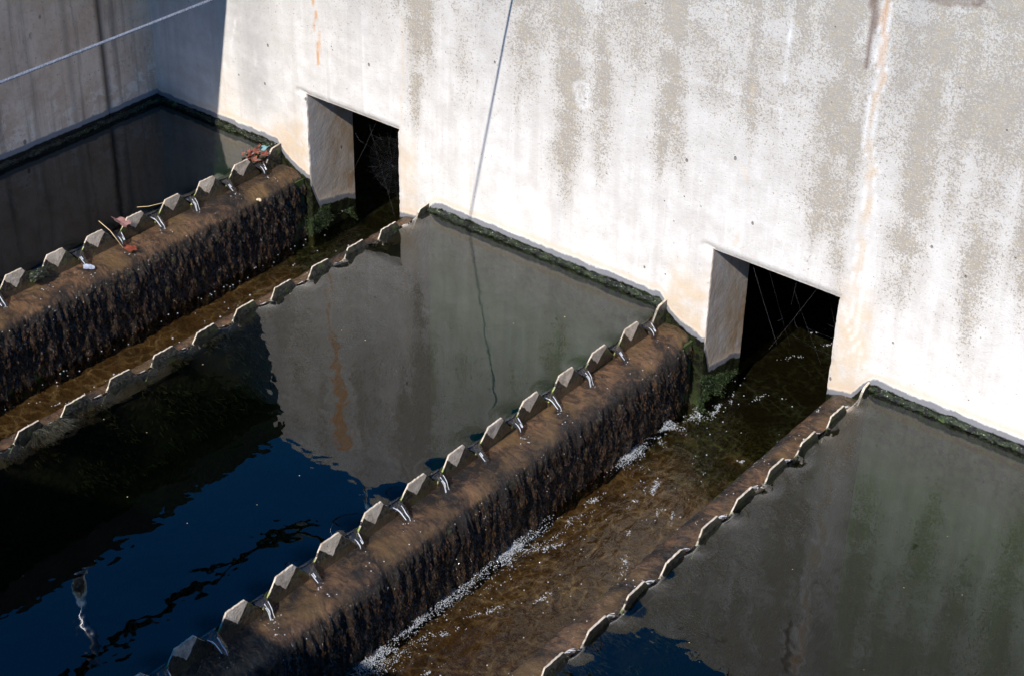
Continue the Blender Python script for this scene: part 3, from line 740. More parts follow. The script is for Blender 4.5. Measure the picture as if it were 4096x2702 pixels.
def launder(L, name, label, phL, phR, seed):
    root = empty(name, ((L['t0']+L['t1'])/2, -1, TF), label, "trough")
    MB().box(L['l']+.001, L['l']+.128, YN, -.002, LOW, -.10).build("side_wall", M['under'], root)
    MB().box(L['r']-PT-.130, L['r']-PT-.001, YN, -.002, LOW, -.09).build("side_wall", M['under'], root)
    # bed
    xx = np.linspace(L['l']+.10, L['r']-PT-.11, 50); yy = np.concatenate([seg(-4.3, 1.30, .02), [1.30]])
    Xb, Yb = np.meshgrid(xx, yy, indexing='ij'); Zb = TF + .012*fbm(Xb*9, Yb*6, 0*Xb, 4, seed) - .0
    Zb = Zb + .03*sstep(.06, 0, Xb-L['l']-.14)
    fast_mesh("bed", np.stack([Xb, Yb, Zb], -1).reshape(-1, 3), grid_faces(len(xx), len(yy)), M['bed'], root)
    # biofilm mats
    for side in (0, 1):
        prof = PROF_L if side == 0 else PROF_R
        nprof = 64 if side == 0 else 40
        po, pz, ps = resample(prof, nprof)
        ys = np.concatenate([seg(-4.2, -.004, .0055), [-.004]])
        Yg, _ = np.meshgrid(ys, po, indexing='ij'); Og = np.broadcast_to(po, Yg.shape).copy(); Zg = np.broadcast_to(pz, Yg.shape).copy(); S = np.broadcast_to(ps, Yg.shape)
        # outward normal of profile
        dx = np.gradient(po); dz = np.gradient(pz); nn = np.hypot(dx, dz); nx, nz_ = -dz/nn, dx/nn
        big = fbm(Yg*3.2, S*2.5, 0*S+seed, 3, seed)*.5
        ridge = fbm(Yg*60, S*(13.0 if L is LA else 7.0)+.9*fbm(Yg*6, S*3, 0*S, 2, seed+3), 0*S, 3, seed+7)
        fine_ = fbm(Yg*130, S*14, 0*S, 2, seed+9)
        fs = sstep(.20, .36, S) if side == 0 else sstep(.24, .40, S)
        disp = .024*big*(.25+.75*fs) + .004*fbm(Yg*22, Og*22, 0*Og, 3, seed+12)*(1-fs)*sstep(.02, .06, Og) + (.0035+.022*fs)*ridge + (.0008+.009*fs)*fine_
        # jets: ripple rings and dark smooth pads where water lands
        ph = phL if side == 0 else phR
        turb_dark = np.zeros_like(Yg)
        for k in range(-1, 20):
            yc = ph - P*k - .1345 + .0; yc = yc
            r = np.hypot((Yg-yc)*1.0, (Og-.055)*1.0)
            ring = np.cos(r*260)*np.exp(-r/.035)
            disp = disp + .0022*ring*(1-fs)
            tt = np.exp(-((Yg-yc+.35*(Og-.04))/(.026+.30*np.clip(Og-.03, 0, 1)))**2)*sstep(.02, .05, Og)*(1 - .35*sstep(.3, .6, S))
            turb_dark = np.maximum(turb_dark, tt*(.55+.45*(hash3(np.array(k+50), np.array(seed), np.array(side), 3))))
        if L is LB and side == 0: turb_dark = np.maximum(turb_dark, 1.1*sstep(-1.0, -1.9, Yg)*(.5+fbm(Yg*5, Og*12, 0*Og, 3, 44)))  # dark reflection of the near end's smooth film painted into the colour
        turb_dark = turb_dark*(.9+1.2*(fbm(Yg*16, Og*16, 0*Og, 3, seed+2))) + .9*sstep(.05, .3, fbm(Yg*2.3, Og*5, 0*Og, 3, seed+31))*(1-fs)
        Og = Og + nx*disp*sstep(0, .04, S); Zg = Zg + nz_*disp*sstep(0, .04, S)
        taper = 1 - .16*np.exp(Yg/.10) if side == 0 else 1 + 0*Yg
        Og = Og*taper
        if side == 0: Xg = L['l'] + .001 + Og
        else: Xg = L['r'] - PT - .001 - Og
        col = np.zeros((Xg.size, 4)); col[:, 0] = fs.ravel(); col[:, 1] = np.clip(turb_dark, 0, 1).ravel()
        gr = sstep(-.10, -.0, Yg)*(.4+.6*(fbm(Yg*30, S*20, 0*S, 2, 4) > -.1)) * (.25 if side == 0 else .5)
        col[:, 2] = np.clip(gr, 0, 1).ravel()
        o = fast_mesh("algae_mat", np.stack([Xg, Yg, Zg], -1).reshape(-1, 3), grid_faces(len(ys), nprof, flip=(side == 0)), M['mat'], root, attrs={"mat": col})
        o["kind"] = "stuff"
        # hanging beard strands on the face
        if side == 0:
            ns = 7000
            iy = rng.integers(0, len(ys), ns); ipf = rng.integers(int(nprof*.34), int(nprof*.80), ns)
            w = rng.uniform(.0009, .0024, ns); ln = rng.uniform(.010, .034, ns)
            base = np.stack([Xg[iy, ipf], Yg[iy, ipf], Zg[iy, ipf]], -1)
            vs = []; nseg = 3
            sway = rng.normal(0, .25, ns)
            for sgi in range(nseg+1):
                tpar = sgi/nseg
                cx2 = base[:, 0] + .007*np.sin(tpar*2.2)*rng.uniform(.6, 1.5, ns) - .030*tpar*tpar*ln/.05
                cy2 = base[:, 1] + sway*ln*tpar
                cz2 = base[:, 2] - ln*tpar
                ww = w*(1-.75*tpar)
                vs.append(np.stack([cx2, cy2-ww, cz2], -1)); vs.append(np.stack([cx2+.0015, cy2+ww, cz2], -1))
            VV = np.stack(vs, 1).reshape(-1, 3); idx = np.arange(ns)[:, None]*(2*(nseg+1))
            ff = np.concatenate([idx + np.array([[2*s_, 2*s_+1, 2*s_+3, 2*s_+2]]) for s_ in range(nseg)], 0)
            o2 = fast_mesh("algae_strands", VV, ff, M['strand'], root, smooth=False); o2["kind"] = "stuff"
    return root

launder(LA, "effluent_trough", "farther effluent trough leading into the left outlet, with brown algae walls", -.1992, -.1998, 3)
launder(LB, "effluent_trough", "nearer effluent trough leading into the right outlet, with brown algae walls", -.1947, -.1815, 17)

# ------------------------------------------------------------------ notched weirs
def tooth_mesh(seed, half=False, right=False):
    """tooth about its own origin (tooth centre, z as in world), board thickness PT along x"""
    r = random.Random(seed)
    h0, h1 = .100, (.0415 if right else .037)
    pr = [(-h0, -.072), (h0, -.072), (h0, -.054)]
    def edge(a, b, n, j):
        return [(a[0]+(b[0]-a[0])*i/n + r.uniform(-j, j), a[1]+(b[1]-a[1])*i/n + r.uniform(-j, j)) for i in range(1, n)]
    top = ZT + r.uniform(-.002, .002)
    pr += edge((h0, -.054), (h1, top), 7, 0.0015) + [(h1, top)] + edge((h1, top), (-h1, top), 9, 0.0015) + [(-h1, top)] + edge((-h1, top), (-h0, -.054), 7, 0.0015) + [(-h0, -.054)]
    if half: pr = [(max(-h0, min(y, .02+r.uniform(-.002, .002))), z) for y, z in pr]
    n = len(pr); bv = .0012
    cy = sum(p[0] for p in pr)/n; cz = -.02
    def ring(x, s):
        out = []
        for y, z in pr:
            d = math.hypot(y-cy, z-cz) or 1
            k = (d-s)/d if z > -.06 else 1
            out.append((x, cy+(y-cy)*k, cz+(z-cz)*k))
        return out
    v = ring(0, bv) + ring(bv, 0) + ring(PT-bv, 0) + ring(PT, bv)
    f = [tuple(range(n))[::-1], tuple(range(3*n, 4*n))]
    for k in range(3):
        for i in range(n):
            j = (i+1) % n; f.append((k*n+i, k*n+j, (k+1)*n+j, (k+1)*n+i))
    me = bpy.data.meshes.new("tooth"); me.from_pydata(v, [], f); me.update(); me.materials.append(M['rtooth' if right else 'tooth'])
    return me
TM = [tooth_mesh(s) for s in range(5)]; TR = [tooth_mesh(s+20, right=True) for s in range(5)]

def weir(xa, ph, right, n, label):
    x0 = xa-PT
    root = empty("notched_weir", (x0, -1, -.07), label, "weir")
    b = MB(); b.box(x0, x0+PT, -4.2, -.003, LOW, -.0715); b.build("base_board", M['board'], root)
    for k in range(n):
        yc = ph - P*k - (.0415 if right else .037)
        o = bpy.data.objects.new("tooth", (TR if right else TM)[(k*3+int(xa*10)) % 5]); link(o); o.parent = root
        o.location = (random.uniform(-.0015, .0015), yc+1+random.uniform(-.002, .002), .07+random.uniform(-.002, .002))
        o.rotation_euler = (random.uniform(-.012, .012), random.uniform(-.09, .09), random.uniform(-.03, .03))
    # end piece against the wall
    r = random.Random(int(xa*100)); ye = ph + P - .0345
    pts = [(-.003, -.071), (-.003, .030), (ph+.145, .024), (ph+.133, .012), (ph+.112, -.022), (ph+.095, -.050), (ph+.085, -.071)]
    n_ = len(pts); v = [(x0, y, z) for y, z in pts] + [(x0+PT*1.2, y, z) for y, z in pts]
    f = [tuple(range(n_)), tuple(range(n_, 2*n_))[::-1]] + [(i, (i+1) % n_+0, (i+1) % n_+n_, i+n_)[::-1] for i in range(n_)]
    e = mesh_obj("end_piece", from_world(root, v), f, M['tooth'], root)
    return root
weir(LA['l'], -.1992, False, 14, "left weir of the farther trough, its teeth holding leaves and debris")
weir(LA['r'], -.1998, True, 15, "right weir of the farther trough, seen from behind along the middle tank")
weir(LB['l'], -.1947, False, 15, "left weir of the nearer trough, long row of teeth in the centre of the view")
weir(LB['r'], -.1815, True, 14, "right weir of the nearer trough, bordering the dark tank on the right")

# ------------------------------------------------------------------ water bodies
def tank(name, x0, x1, label_seed, weirs):
    xx = np.concatenate([seg(x0, x1, .02), [x1]]); yy = np.concatenate([seg(YN, -3.0, .1), seg(-3.0, -.0, .012), [0.0, .024]])
    Xt, Yt = np.meshgrid(xx, yy, indexing='ij'); Zt = 0*Xt
    for (xw, ph, sg) in weirs:         # draw-down towards each notch
        for k in range(-1, 16):
            yc = ph - P*k - .1345
            r2 = ((Yt-yc)/.042)**2 + ((Xt-xw)/.040)**2
            Zt = Zt - .011*np.exp(-r2)
    n = Xt.size
    top = np.stack([Xt, Yt, Zt], -1).reshape(-1, 3); F1 = grid_faces(len(xx), len(yy))
    # closed body
    a = np.arange(n).reshape(Xt.shape)
    rim = np.concatenate([a[:, 0], a[-1, 1:], a[-2::-1, -1], a[0, -2:0:-1]])
    low = top[rim].copy(); low[:, 2] = LOW+.05
    m = len(rim); vi = n + np.arange(m)
    nx = np.roll(np.arange(m), -1)
    side = np.stack([rim, vi, vi[nx], rim[nx]], -1)
    V = np.concatenate([top, low, [[(x0+x1)/2, (YN)/2, LOW+.05]]])
    c = len(V)-1
    quads = np.concatenate([F1, side])
    bot = np.stack([np.full(m, c), vi[nx], vi, vi], -1)
    me = bpy.data.meshes.new(name)
    faces = [tuple(map(int, q)) for q in quads] + [(c, int(vi[nx[i]]), int(vi[i])) for i in range(m)]
    me.from_pydata([tuple(map(float, p)) for p in V], [], faces); me.update(); me.materials.append(M['water'])
    me.polygons.foreach_set("use_smooth", [i < len(F1) for i in range(len(faces))])
    o = bpy.data.objects.new(name, me); link(o); tag(o, kind='structure'); return o
tank("tank_water", -.0145, LA['l']-PT+.002, 0, [(LA['l'], -.1992, 1)])
tank("tank_water", LA['r']-.002, LB['l']-PT+.002, 1, [(LA['r'], -.1998, 1), (LB['l'], -.1947, 1)])
tank("tank_water", LB['r']-.002, XR, 2, [(LB['r'], -.1815, 1)])

def trough_water(name, L, seed):
    xx = np.linspace(L['l']+.10, L['r']-PT-.11, 96); yy = np.concatenate([seg(-4.3, 1.3, .006), [1.3]])
    Xt, Yt = np.meshgrid(xx, yy, indexing='ij')
    near = np.exp(-(Xt-L['t0'])/.12)
    a = (.0015+.0045*near)*sstep(.5, -.2, Yt)+.0006
    Zt = TW + a*fbm(Xt*26, Yt*20, 0*Xt, 3, seed) + .0012*fbm(Xt*9+Yt*5, Yt*7, 0*Xt, 2, seed+5)
    o = fast_mesh(name, np.stack([Xt, Yt, Zt], -1).reshape(-1, 3), grid_faces(len(xx), len(yy)), M['twater'])
    return tag(o, kind='structure')
trough_water("trough_water", LA, 5)
trough_water("trough_water", LB, 9)
cw = MB()
for (x0, x1) in ((0, LA['t0']-.031), (LA['t1']+.031, LB['t0']-.031), (LB['t1']+.031, XR)):
    cw.box(x0, x1, WT+.001, 1.29, TW-.05, TW)
tag(cw.build("channel_water", M['twater']), kind='structure')

# ------------------------------------------------------------------ slime ridge along the waterlines
def slime(name, axis, a0, a1, seed, label):
    s = np.arange(a0, a1, .004); th = np.linspace(-.9, 2.0, 14)
    S, T = np.meshgrid(s, th, indexing='ij')
    r = .013*(1+.55*fbm(S*14, T*1.2, 0*S, 4, seed)) + .006*vnoise(S*70, T*3, 0*S, seed+4)
    out = np.cos(T)*r*1.25 - .004; up = np.sin(T)*r + .004
    if axis == 'x': V = np.stack([S, -out, up], -1)
    else: V = np.stack([out, S, up], -1)
    o = fast_mesh(name, V.reshape(-1, 3), grid_faces(len(s), len(th), flip=(axis == 'y')), M['slime'])
    return tag(o, label, "algae", kind='stuff')
slime("waterline_algae", 'x', .0, LA['l']-.004, 3, "dark slimy algae where the far tank meets the outlet wall")
slime("waterline_algae", 'x', LA['r']+.004, LB['l']-.004, 4, "dark slimy algae where the middle tank meets the outlet wall")
slime("waterline_algae", 'x', LB['r']+.004, XR, 5, "dark slimy algae where the right tank meets the outlet wall")
slime("waterline_algae", 'y', -4.2, .0, 6, "dark slimy algae along the foot of the shaded side wall")

# ------------------------------------------------------------------ jets through the notches
def jet_mesh(seed, sgn):
    r = random.Random(seed); reach = r.uniform(.042, .068); w0 = r.uniform(.012, .019)
    cl = [(-PT-.008, -.016, w0*1.9), (-.002, -.020, w0*1.6), (.008, -.024, w0*1.2), (.018, -.030, w0*1.0), (.028, -.040, w0*.85), (.036*reach/.055, -.053, w0*.8), (.042*reach/.055, -.070, w0*.85)]
    v = []; f = []; nc = 10
    for i, (x, z, w) in enumerate(cl):
        th = .004 if i < 2 else .0065
        for k in range(nc):
            a = 2*math.pi*k/nc
            wob = 1+.12*math.sin(3*a+i*1.3+seed)
            yy = math.cos(a)*w*wob + .006*math.sin(seed)*i/6
            zz = math.sin(a)*th
            # cross-section tilts with the fall
            t = min(1, i/5)
            v.append((sgn*(x + zz*t), yy, z + zz*(1-t)))
    for i in range(len(cl)-1):
        for k in range(nc):
            q = (i*nc+k, i*nc+(k+1) % nc, (i+1)*nc+(k+1) % nc, (i+1)*nc+k); f.append(q if sgn < 0 else q[::-1])
    nf = len(f)
    for q_ in range(r.randint(3, 4)):        # highlights built as thin whitish threads running down the tongue
        yo = r.uniform(-.75, .75); st = r.randint(1, 3); en = r.randint(5, 7); b0 = len(v)
        for i in range(st, en):
            x, z, w = cl[i]; rr = r.uniform(.0004, .0012)
            for k in range(4):
                a = math.pi/2*k; v.append((sgn*(x+.006+rr*math.cos(a)), yo*w+r.uniform(-.001, .001)+rr*math.sin(a)*1.4, z+.002+rr*math.sin(a)))
        for i in range(en-st-1):
            for k in range(4): f.append((b0+i*4+k, b0+i*4+(k+1) % 4, b0+(i+1)*4+(k+1) % 4, b0+(i+1)*4+k))
    me = bpy.data.meshes.new("water_jet"); me.from_pydata(v, [], f); me.update(); me.materials.append(M['jet']); me.materials.append(M['beads'])
    me.polygons.foreach_set("material_index", [0 if i < nf else 1 for i in range(len(f))])
    me.polygons.foreach_set("use_smooth", [True]*len(me.polygons)); return me
JL = [jet_mesh(s, 1) for s in range(4)]; JR = [jet_mesh(s+9, -1) for s in range(4)]
ORD = ["first", "second", "third", "fourth", "fifth", "sixth", "seventh", "eighth", "ninth", "tenth", "eleventh", "twelfth", "thirteenth", "fourteenth"]
for (xa, ph, right, n, wn_) in ((LA['l'], -.1992, 0, 8, "left weir of the farther trough"), (LA['r'], -.1998, 1, 10, "right weir of the farther trough"),
                          (LB['l'], -.1947, 0, 13, "left weir of the nearer trough"), (LB['r'], -.1815, 1, 9, "right weir of the nearer trough")):
    for k in range(n):
        if xa == LA['l'] and k == 6: continue
        yc = ph - P*(k-1) - .1345
        o = bpy.data.objects.new("water_jet", (JR if right else JL)[(k*3+1) % 4]); link(o)
        o.location = (xa + (0 if not right else -PT), yc+random.uniform(-.004, .004), random.uniform(-.003, .001))
        tag(o, f"water spilling through the {ORD[k]} notch from the outlet wall, {wn_}", "water jet", "water spilling through weir notches")

# ------------------------------------------------------------------ foam and drips
def bubbles(name, pts, label):
    """pts: array (x,y,z,r)"""
    th = np.linspace(0, 2*math.pi, 9)[:-1]; el = [0, .55, 1.1]
    base = [(math.cos(a)*math.cos(e), math.sin(a)*math.cos(e), math.sin(e)) for e in el for a in th] + [(0, 0, 1)]
    base = np.array(base); nb = len(base); f = []
    for l_ in range(2):
        for k in range(8): f.append((l_*8+k, l_*8+(k+1) % 8, (l_+1)*8+(k+1) % 8, (l_+1)*8+k))
    for k in range(8): f.append((16+k, 16+(k+1) % 8, nb-1, nb-1))
    tri = np.array([q for q in f if q[3] != q[2]]); cap = np.array([q[:3] for q in f if q[3] == q[2]])
    pts = np.asarray(pts); n = len(pts)
    V = (base[None]*pts[:, None, 3:4] + pts[:, None, :3]).reshape(-1, 3)
    off = (np.arange(n)*nb)[:, None, None]
    Q = (tri[None]+off).reshape(-1, 4); T = (cap[None]+off).reshape(-1, 3)
    T4 = np.concatenate([T, T[:, 2:3]], 1)
    me = bpy.data.meshes.new(name)
    me.from_pydata(V.tolist(), [], Q.tolist()+T.tolist()); me.update(); me.materials.append(M["beads" if "beads" in name else "foam"])
    me.polygons.foreach_set("use_smooth", [True]*len(me.polygons))
    o = bpy.data.objects.new(name, me); link(o); return tag(o, label, "foam", kind='stuff')

def raft(x, y, rad, n, z=TW+.001, rmin=.0007, rmax=.0024):
    out = []; n = int(n*2.2)
    an = random.uniform(.9, 2.2); ca, sa = math.cos(an), math.sin(an); st = random.uniform(1.2, 2.3)
    for _ in range(n):
        u_, w_ = random.gauss(0, rad*.55)*st, random.gauss(0, rad*.50)/st
        u_ += .5*rad*math.sin(w_*300+x*50)
        if vnoise(np.array((x+u_)*70.), np.array((y+w_)*70.), np.array(0.), 5) < -.15: continue
        out.append((x+u_*ca-w_*sa, y+u_*sa+w_*ca, z, random.uniform(rmin, rmax)))
    return out
pts = []
for (x, y, r_, n) in ((3.061, -1.031, .028, 60), (3.307, -.945, .024, 45), (3.105, -.555, .022, 45), (3.141, -.525, .026, 60), (3.019, -.724, .024, 45),
                      (3.132, -.646, .016, 25), (3.231, -.628, .012, 14), (3.286, -.629, .012, 14), (3.01, -.042, .035, 90), (2.99, -.10, .03, 70), (3.05, .01, .03, 70), (2.975, -.20, .03, 60),
                      (3.084, .529, .022, 22), (3.149, .708, .022, 20), (3.065, .765, .022, 20), (3.16, -.30, .012, 12), (3.24, -.36, .014, 14), (3.30, -.20, .012, 12),
                      (3.22, -.80, .010, 10), (3.13, -.95, .018, 26), (3.2, -1.25, .02, 30), (3.10, -1.42, .03, 60), (3.05, -1.62, .035, 80), (3.14, -1.75, .02, 26), (3.06, .12, .02, 25), (3.13, .20, .018, 18)):
    pts += raft(x, y, r_, n)
for _ in range(16000):                           # splash line under the falling film
    y = random.uniform(-2.6, -.15); w = abs(random.gauss(0, .040))
    cl_ = float(fbm(np.array(y*7.0), np.array((2.955+w)*16), np.array(0.), 4, 77))
    if cl_ < (.10 if y > -.95 else .02) + w*.8: continue
    pts.append((2.945+w, y, TW+random.uniform(.0, .012)*math.exp(-w/.03), random.uniform(.0006, .0020)*(1.6 if random.random() < .06 else 1)))
for _ in range(120): pts.append((random.uniform(2.97, 3.45), random.uniform(-2.2, .3), TW+.001, random.uniform(.0012, .0036)))
for _ in range(2600):
    y = random.choice((random.gauss(-1.12, .10), random.gauss(-1.45, .10), random.gauss(-.42, .05), random.gauss(-1.85, .15)))
    w = abs(random.gauss(0, .022))
    pts.append((2.950+w, y, TW+random.uniform(0, .016)*math.exp(-w/.02), random.uniform(.0007, .0022)))
bubbles("foam", pts, "white bubbles and foam floating on the nearer trough under the falling film")
pts = []
for _ in range(50):
    y = random.uniform(-2.2, .1); pts.append((LA['t0']+.0+abs(random.gauss(0, .03)), y, TW+.002, random.uniform(.0013, .0036)))
for _ in range(50): pts.append((random.uniform(.97, 1.40), random.uniform(-2.0, .2), TW+.001, random.uniform(.002, .0050)))
for (x, y) in ((1.12, -.62), (1.15, -1.0), (1.20, -1.3), (1.1, -1.55)): pts += raft(x, y, .012, 12)
bubbles("foam", pts, "scattered clear bubbles floating on the farther trough")

pts = []
for (xa, ph, sg, n) in ((LA['l'], -.1992, 1, 10), (LB['l'], -.1947, 1, 13), (LB['r']-PT, -.1815, -1, 12), (LA['r']-PT, -.1998, -1, 12)):
    for k in range(n):
        yc = ph - P*(k-1) - .1345
        if random.random() < .15: continue
        for _ in range(random.randint(3, 12)):
            d = random.uniform(.045, .062) if random.random() < .5 else random.uniform(.06, .125)
            pts.append((xa+sg*d, yc+random.gauss(-.008-.2*(d-.05), .012+.15*(d-.045)), -.064-.1*max(0, d-.08), random.uniform(.0010, .0024)))
    if sg > 0:
        for _ in range(50):
            y = random.uniform(-2.7, -.03); z = -.075-.30*random.random()**1.5
            pts.append((xa+.150+.004*random.random()-(.02 if z < -.25 else 0), y, z, random.uniform(.0008, .0017)))
bubbles("glint_beads", pts, "glinting beads of splashed water on the brown ledges of both troughs")  # sun glints put in as white-bodied beads

def drips(xbase, name, n, label, ylo=-2.3):
    m = MB()
    for _ in range(n):
        y = random.uniform(ylo, -.1); z = random.uniform(-.34, -.10); ln = random.uniform(.006, .026); r_ = random.uniform(.0012, .0026)
        x = xbase + .232 - max(0, (-.14-z))*.28 + random.uniform(.006, .022)
        m.tube([(x, y, z), (x+.0005, y, z-ln*.5), (x, y, z-ln)], [r_*.6, r_, r_*.4], 6)
    o = m.build(name, M['jet'], None, True); return tag(o, label, "water drips", kind='stuff')
drips(LB['l']-.075, "falling_drops", 110, "glinting drops falling off the algae beard of the nearer trough")
drips(LA['l']-.075, "falling_drops", 60, "glinting drops falling off the algae beard of the farther trough")

# ------------------------------------------------------------------ moss at the outlets
def moss(name, cx, label, seed):
    r = np.random.default_rng(seed); n = 17000
    y = r.uniform(-.05, .26, n); z = TW - .01 + r.random(n)**1.5*.20
    keep = fbm(y*16, z*16, 0*y, 3, seed) + .35 - 2.2*np.abs(z-TW-.06)/.2 - 1.2*np.clip(y-.12, 0, 1)/.1*(z > TW+.05) > -.12 - .0*y
    y, z = y[keep], z[keep]; n = len(y)
    x = cx + .003 + r.random(n)*.014 + .035*np.clip((.0-y)/.03, 0, 1)*r.random(n) + .05*np.clip((TW+.05-z)/.05, 0, 1)**2*r.random(n)
    c = np.stack([x, y, z], -1); s = r.uniform(.0010, .0022, n)[:, None]
    a = r.normal(size=(n, 3)); a /= np.linalg.norm(a, axis=1)[:, None]; b = np.cross(a, r.normal(size=(n, 3))); b /= np.linalg.norm(b, axis=1)[:, None]
    V = np.stack([c+a*s, c+b*s*.7, c-a*s, c-b*s*.7], 1).reshape(-1, 3)
    o = fast_mesh(name, V, np.arange(n*4).reshape(-1, 4), M['moss'], smooth=False); return tag(o, label, "moss", kind='stuff')
moss("moss", LB['t0'], "bright green moss at the foot of the right outlet's left jamb", 5)
moss("moss", LA['t0'], "bright green moss at the foot of the left outlet's left jamb", 6)

# ------------------------------------------------------------------ rope
def rope():
    root = empty("rope", (2.14, -2, 1.52), "taut grey twisted rope crossing the upper left above the far tank", "rope")
    N = 1500; ys = np.linspace(-.02, -4.6, N)
    for s_ in range(3):
        m = MB(); ph = 2*math.pi*s_/3; P_ = []
        for y in ys:
            a = ph + y*2*math.pi/.030
            sag = -.012*math.sin(math.pi*(-y)/4.6)
            P_.append((2.14+.0022*math.cos(a), y, 1.523+sag+.0022*math.sin(a)))
        m.tube(P_, .0028, 5); m.build("strand", M['rope'], root, True)
rope()

# ------------------------------------------------------------------ litter caught on the farther left weir
def leaf_shape(name, mat, size, seed, lobes=5, curl=.3):
    r = random.Random(seed); v = [(0, 0, 0)]; n = 26
    for i in range(n):
        a = 2*math.pi*i/n
        rad = size*(.62+.38*abs(math.cos(lobes*a/2)))*(1 if abs(a-math.pi) > .3 else .75)*r.uniform(.9, 1.08)
        x, y = rad*math.cos(a)*1.15, rad*math.sin(a)*.8
        v.append((x, y, curl*size*(math.sin(a*2+seed)*.5+(rad/size)**2*.4)))
    f = [(0, i+1, (i+1) % n+1) for i in range(n)]
    me = bpy.data.meshes.new(name); me.from_pydata(v, [], f); me.update(); me.materials.append(mat)
    o = bpy.data.objects.new(name, me); md = o.modifiers.new("thickness", 'SOLIDIFY'); md.thickness = .0008
    link(o); return o
clump = empty("leaf_clump", (.755, -.12, .0), "soggy clump of red-brown leaves caught at the wall end of the farther left weir", "leaves")
for i in range(13):
    o = leaf_shape("leaf", M['leaf'], random.uniform(.012, .024), i); o.parent = clump
    o.location = (random.uniform(-.05, .035), random.uniform(-.035, .045), random.uniform(.002, .018)); o.rotation_euler = (random.uniform(-.6, .6), random.uniform(-.6, .6), random.uniform(0, 6))
o = leaf_shape("plastic_scrap", M['teal'], .020, 40, 3, .6); o.location = (.742, -.058, .016); o.rotation_euler = (.3, -.3, .5)
tag(o, "crumpled teal plastic scrap floating beside the red leaf clump", "litter")
o = leaf_shape("fallen_leaf", M['pinkleaf'], .040, 51, 5, .35); o.location = (.775, -.905, .020); o.rotation_euler = (.2, .5, 1.2)
tag(o, "faded pink leaf lying across a notch of the farther left weir", "leaf")
o = leaf_shape("fallen_leaf", M['leaf'], .028, 52, 5, .15); o.location = (.868, -.945, -.050); o.rotation_euler = (.1, .1, .3)
tag(o, "red-brown leaf stuck on the brown ledge below the pink leaf", "leaf")
o = MB().tube([(.742, -.985, .045), (.79, -.972, .012), (.846, -.962, -.050)], [.0014, .0017, .0012], 6).build("straw", M['straw'], None, True)
tag(o, "pale dry straw leaning from the weir down to the ledge", "straw")
o = MB().tube([(.745, -.79, .028), (.77, -.75, .024), (.80, -.70, .030), (.815, -.68, .012)], [.0010, .0013, .0010, .0008], 6).build("twig", M['straw'], None, True)
tag(o, "thin curved twig poking over a tooth of the farther left weir", "twig")
o = leaf_shape("paper_scrap", M['pale'], .022, 61, 2, .25); o.location = (.852, -1.145, -.054); o.rotation_euler = (.35, .2, .9)
tag(o, "pale bluish scrap lying on the brown ledge of the farther trough", "litter")
def snail_shell():
    m = MB(); p_ = []; r_ = []
    for i in range(40):
        a = i*.35; rr = .010*math.exp(-i*.055); p_.append((.940+rr*math.cos(a), -.305+rr*math.sin(a), -.070+i*.0002)); r_.append(rr*.62)
    m.tube(p_, r_, 8); return tag(m.build("snail_shell", M['snail'], None, True), "small pale snail shell on the far trough's ledge near the left outlet", "shell")
snail_shell()
def blob(name, c, s, mat, label, cat, seed, spike=.25):
    nt, npn = 40, 24
    th, ph_ = np.meshgrid(np.linspace(0, 2*np.pi, nt), np.linspace(.02, np.pi-.02, npn), indexing='ij')
    d = np.stack([np.cos(th)*np.sin(ph_), np.sin(th)*np.sin(ph_), np.cos(ph_)], -1)
    k = 1+spike*fbm(d[..., 0]*4, d[..., 1]*4, d[..., 2]*4, 4, seed)+.12*vnoise(d[..., 0]*14, d[..., 1]*14, d[..., 2]*14, seed)
    V = d*k[..., None]*np.array(s)+np.array(c)
    o = fast_mesh(name, V.reshape(-1, 3), grid_faces(nt, npn), mat); return tag(o, label, cat)
blob("debris_clump", (.795, -1.338, -.025), (.022, .040, .026), M['slime'], "black wet clump plugging a notch of the farther left weir", "debris", 9, .6)
def tuft(c, n, label, seed, mat, spread=(.03, .06)):
    r = random.Random(seed); m = MB()
    for _ in range(n):
        a = r.uniform(-1.3, 1.3); ln = r.uniform(.03, .075)
        p0 = (c[0]+r.uniform(-.0, .01), c[1]+r.uniform(-spread[1], spread[1]), c[2]+r.uniform(-.012, .008))
        p2 = (p0[0]+ln*math.cos(a), p0[1]+ln*math.sin(a), p0[2]-.004-.018*r.random())
        p1 = tuple((x+y)/2+r.uniform(-.004, .004) for x, y in zip(p0, p2))
        m.tube([p0, p1, p2], [.0016, .0014, .0006], 4, cap=False)
    return tag(m.build("algae_tuft", mat, None, True), label, "algae", kind='stuff')
tuft((1.634, -1.98, -.004), 420, "feathery green-brown algae tuft behind a tooth of the farther right weir", 3, M['tuft'])

def specks(name, n, box, label, seed):
    r = np.random.default_rng(seed); c = np.stack([r.uniform(box[0], box[1], n), r.uniform(box[2], box[3], n), np.full(n, .0012)], -1)
    s_ = r.uniform(.0010, .0036, n)[:, None]; a = r.uniform(0, 6.28, n)
    u = np.stack([np.cos(a), np.sin(a), r.normal(0, .1, n)], -1)*s_; w = np.stack([-np.sin(a), np.cos(a), r.normal(0, .1, n)], -1)*s_*r.uniform(.3, .9, n)[:, None]
    V = np.stack([c+u, c+w, c-u, c-w], 1).reshape(-1, 3)
    return tag(fast_mesh(name, V, np.arange(n*4).reshape(-1, 4), M['straw'], smooth=False), label, "debris", kind='stuff')
specks("floating_specks", 22, (1.66, 2.78, -2.6, -.03), "tiny pale specks floating on the middle tank", 3)
specks("floating_specks", 26, (3.70, 5.2, -2.4, -.03), "tiny pale specks floating on the right tank", 4)

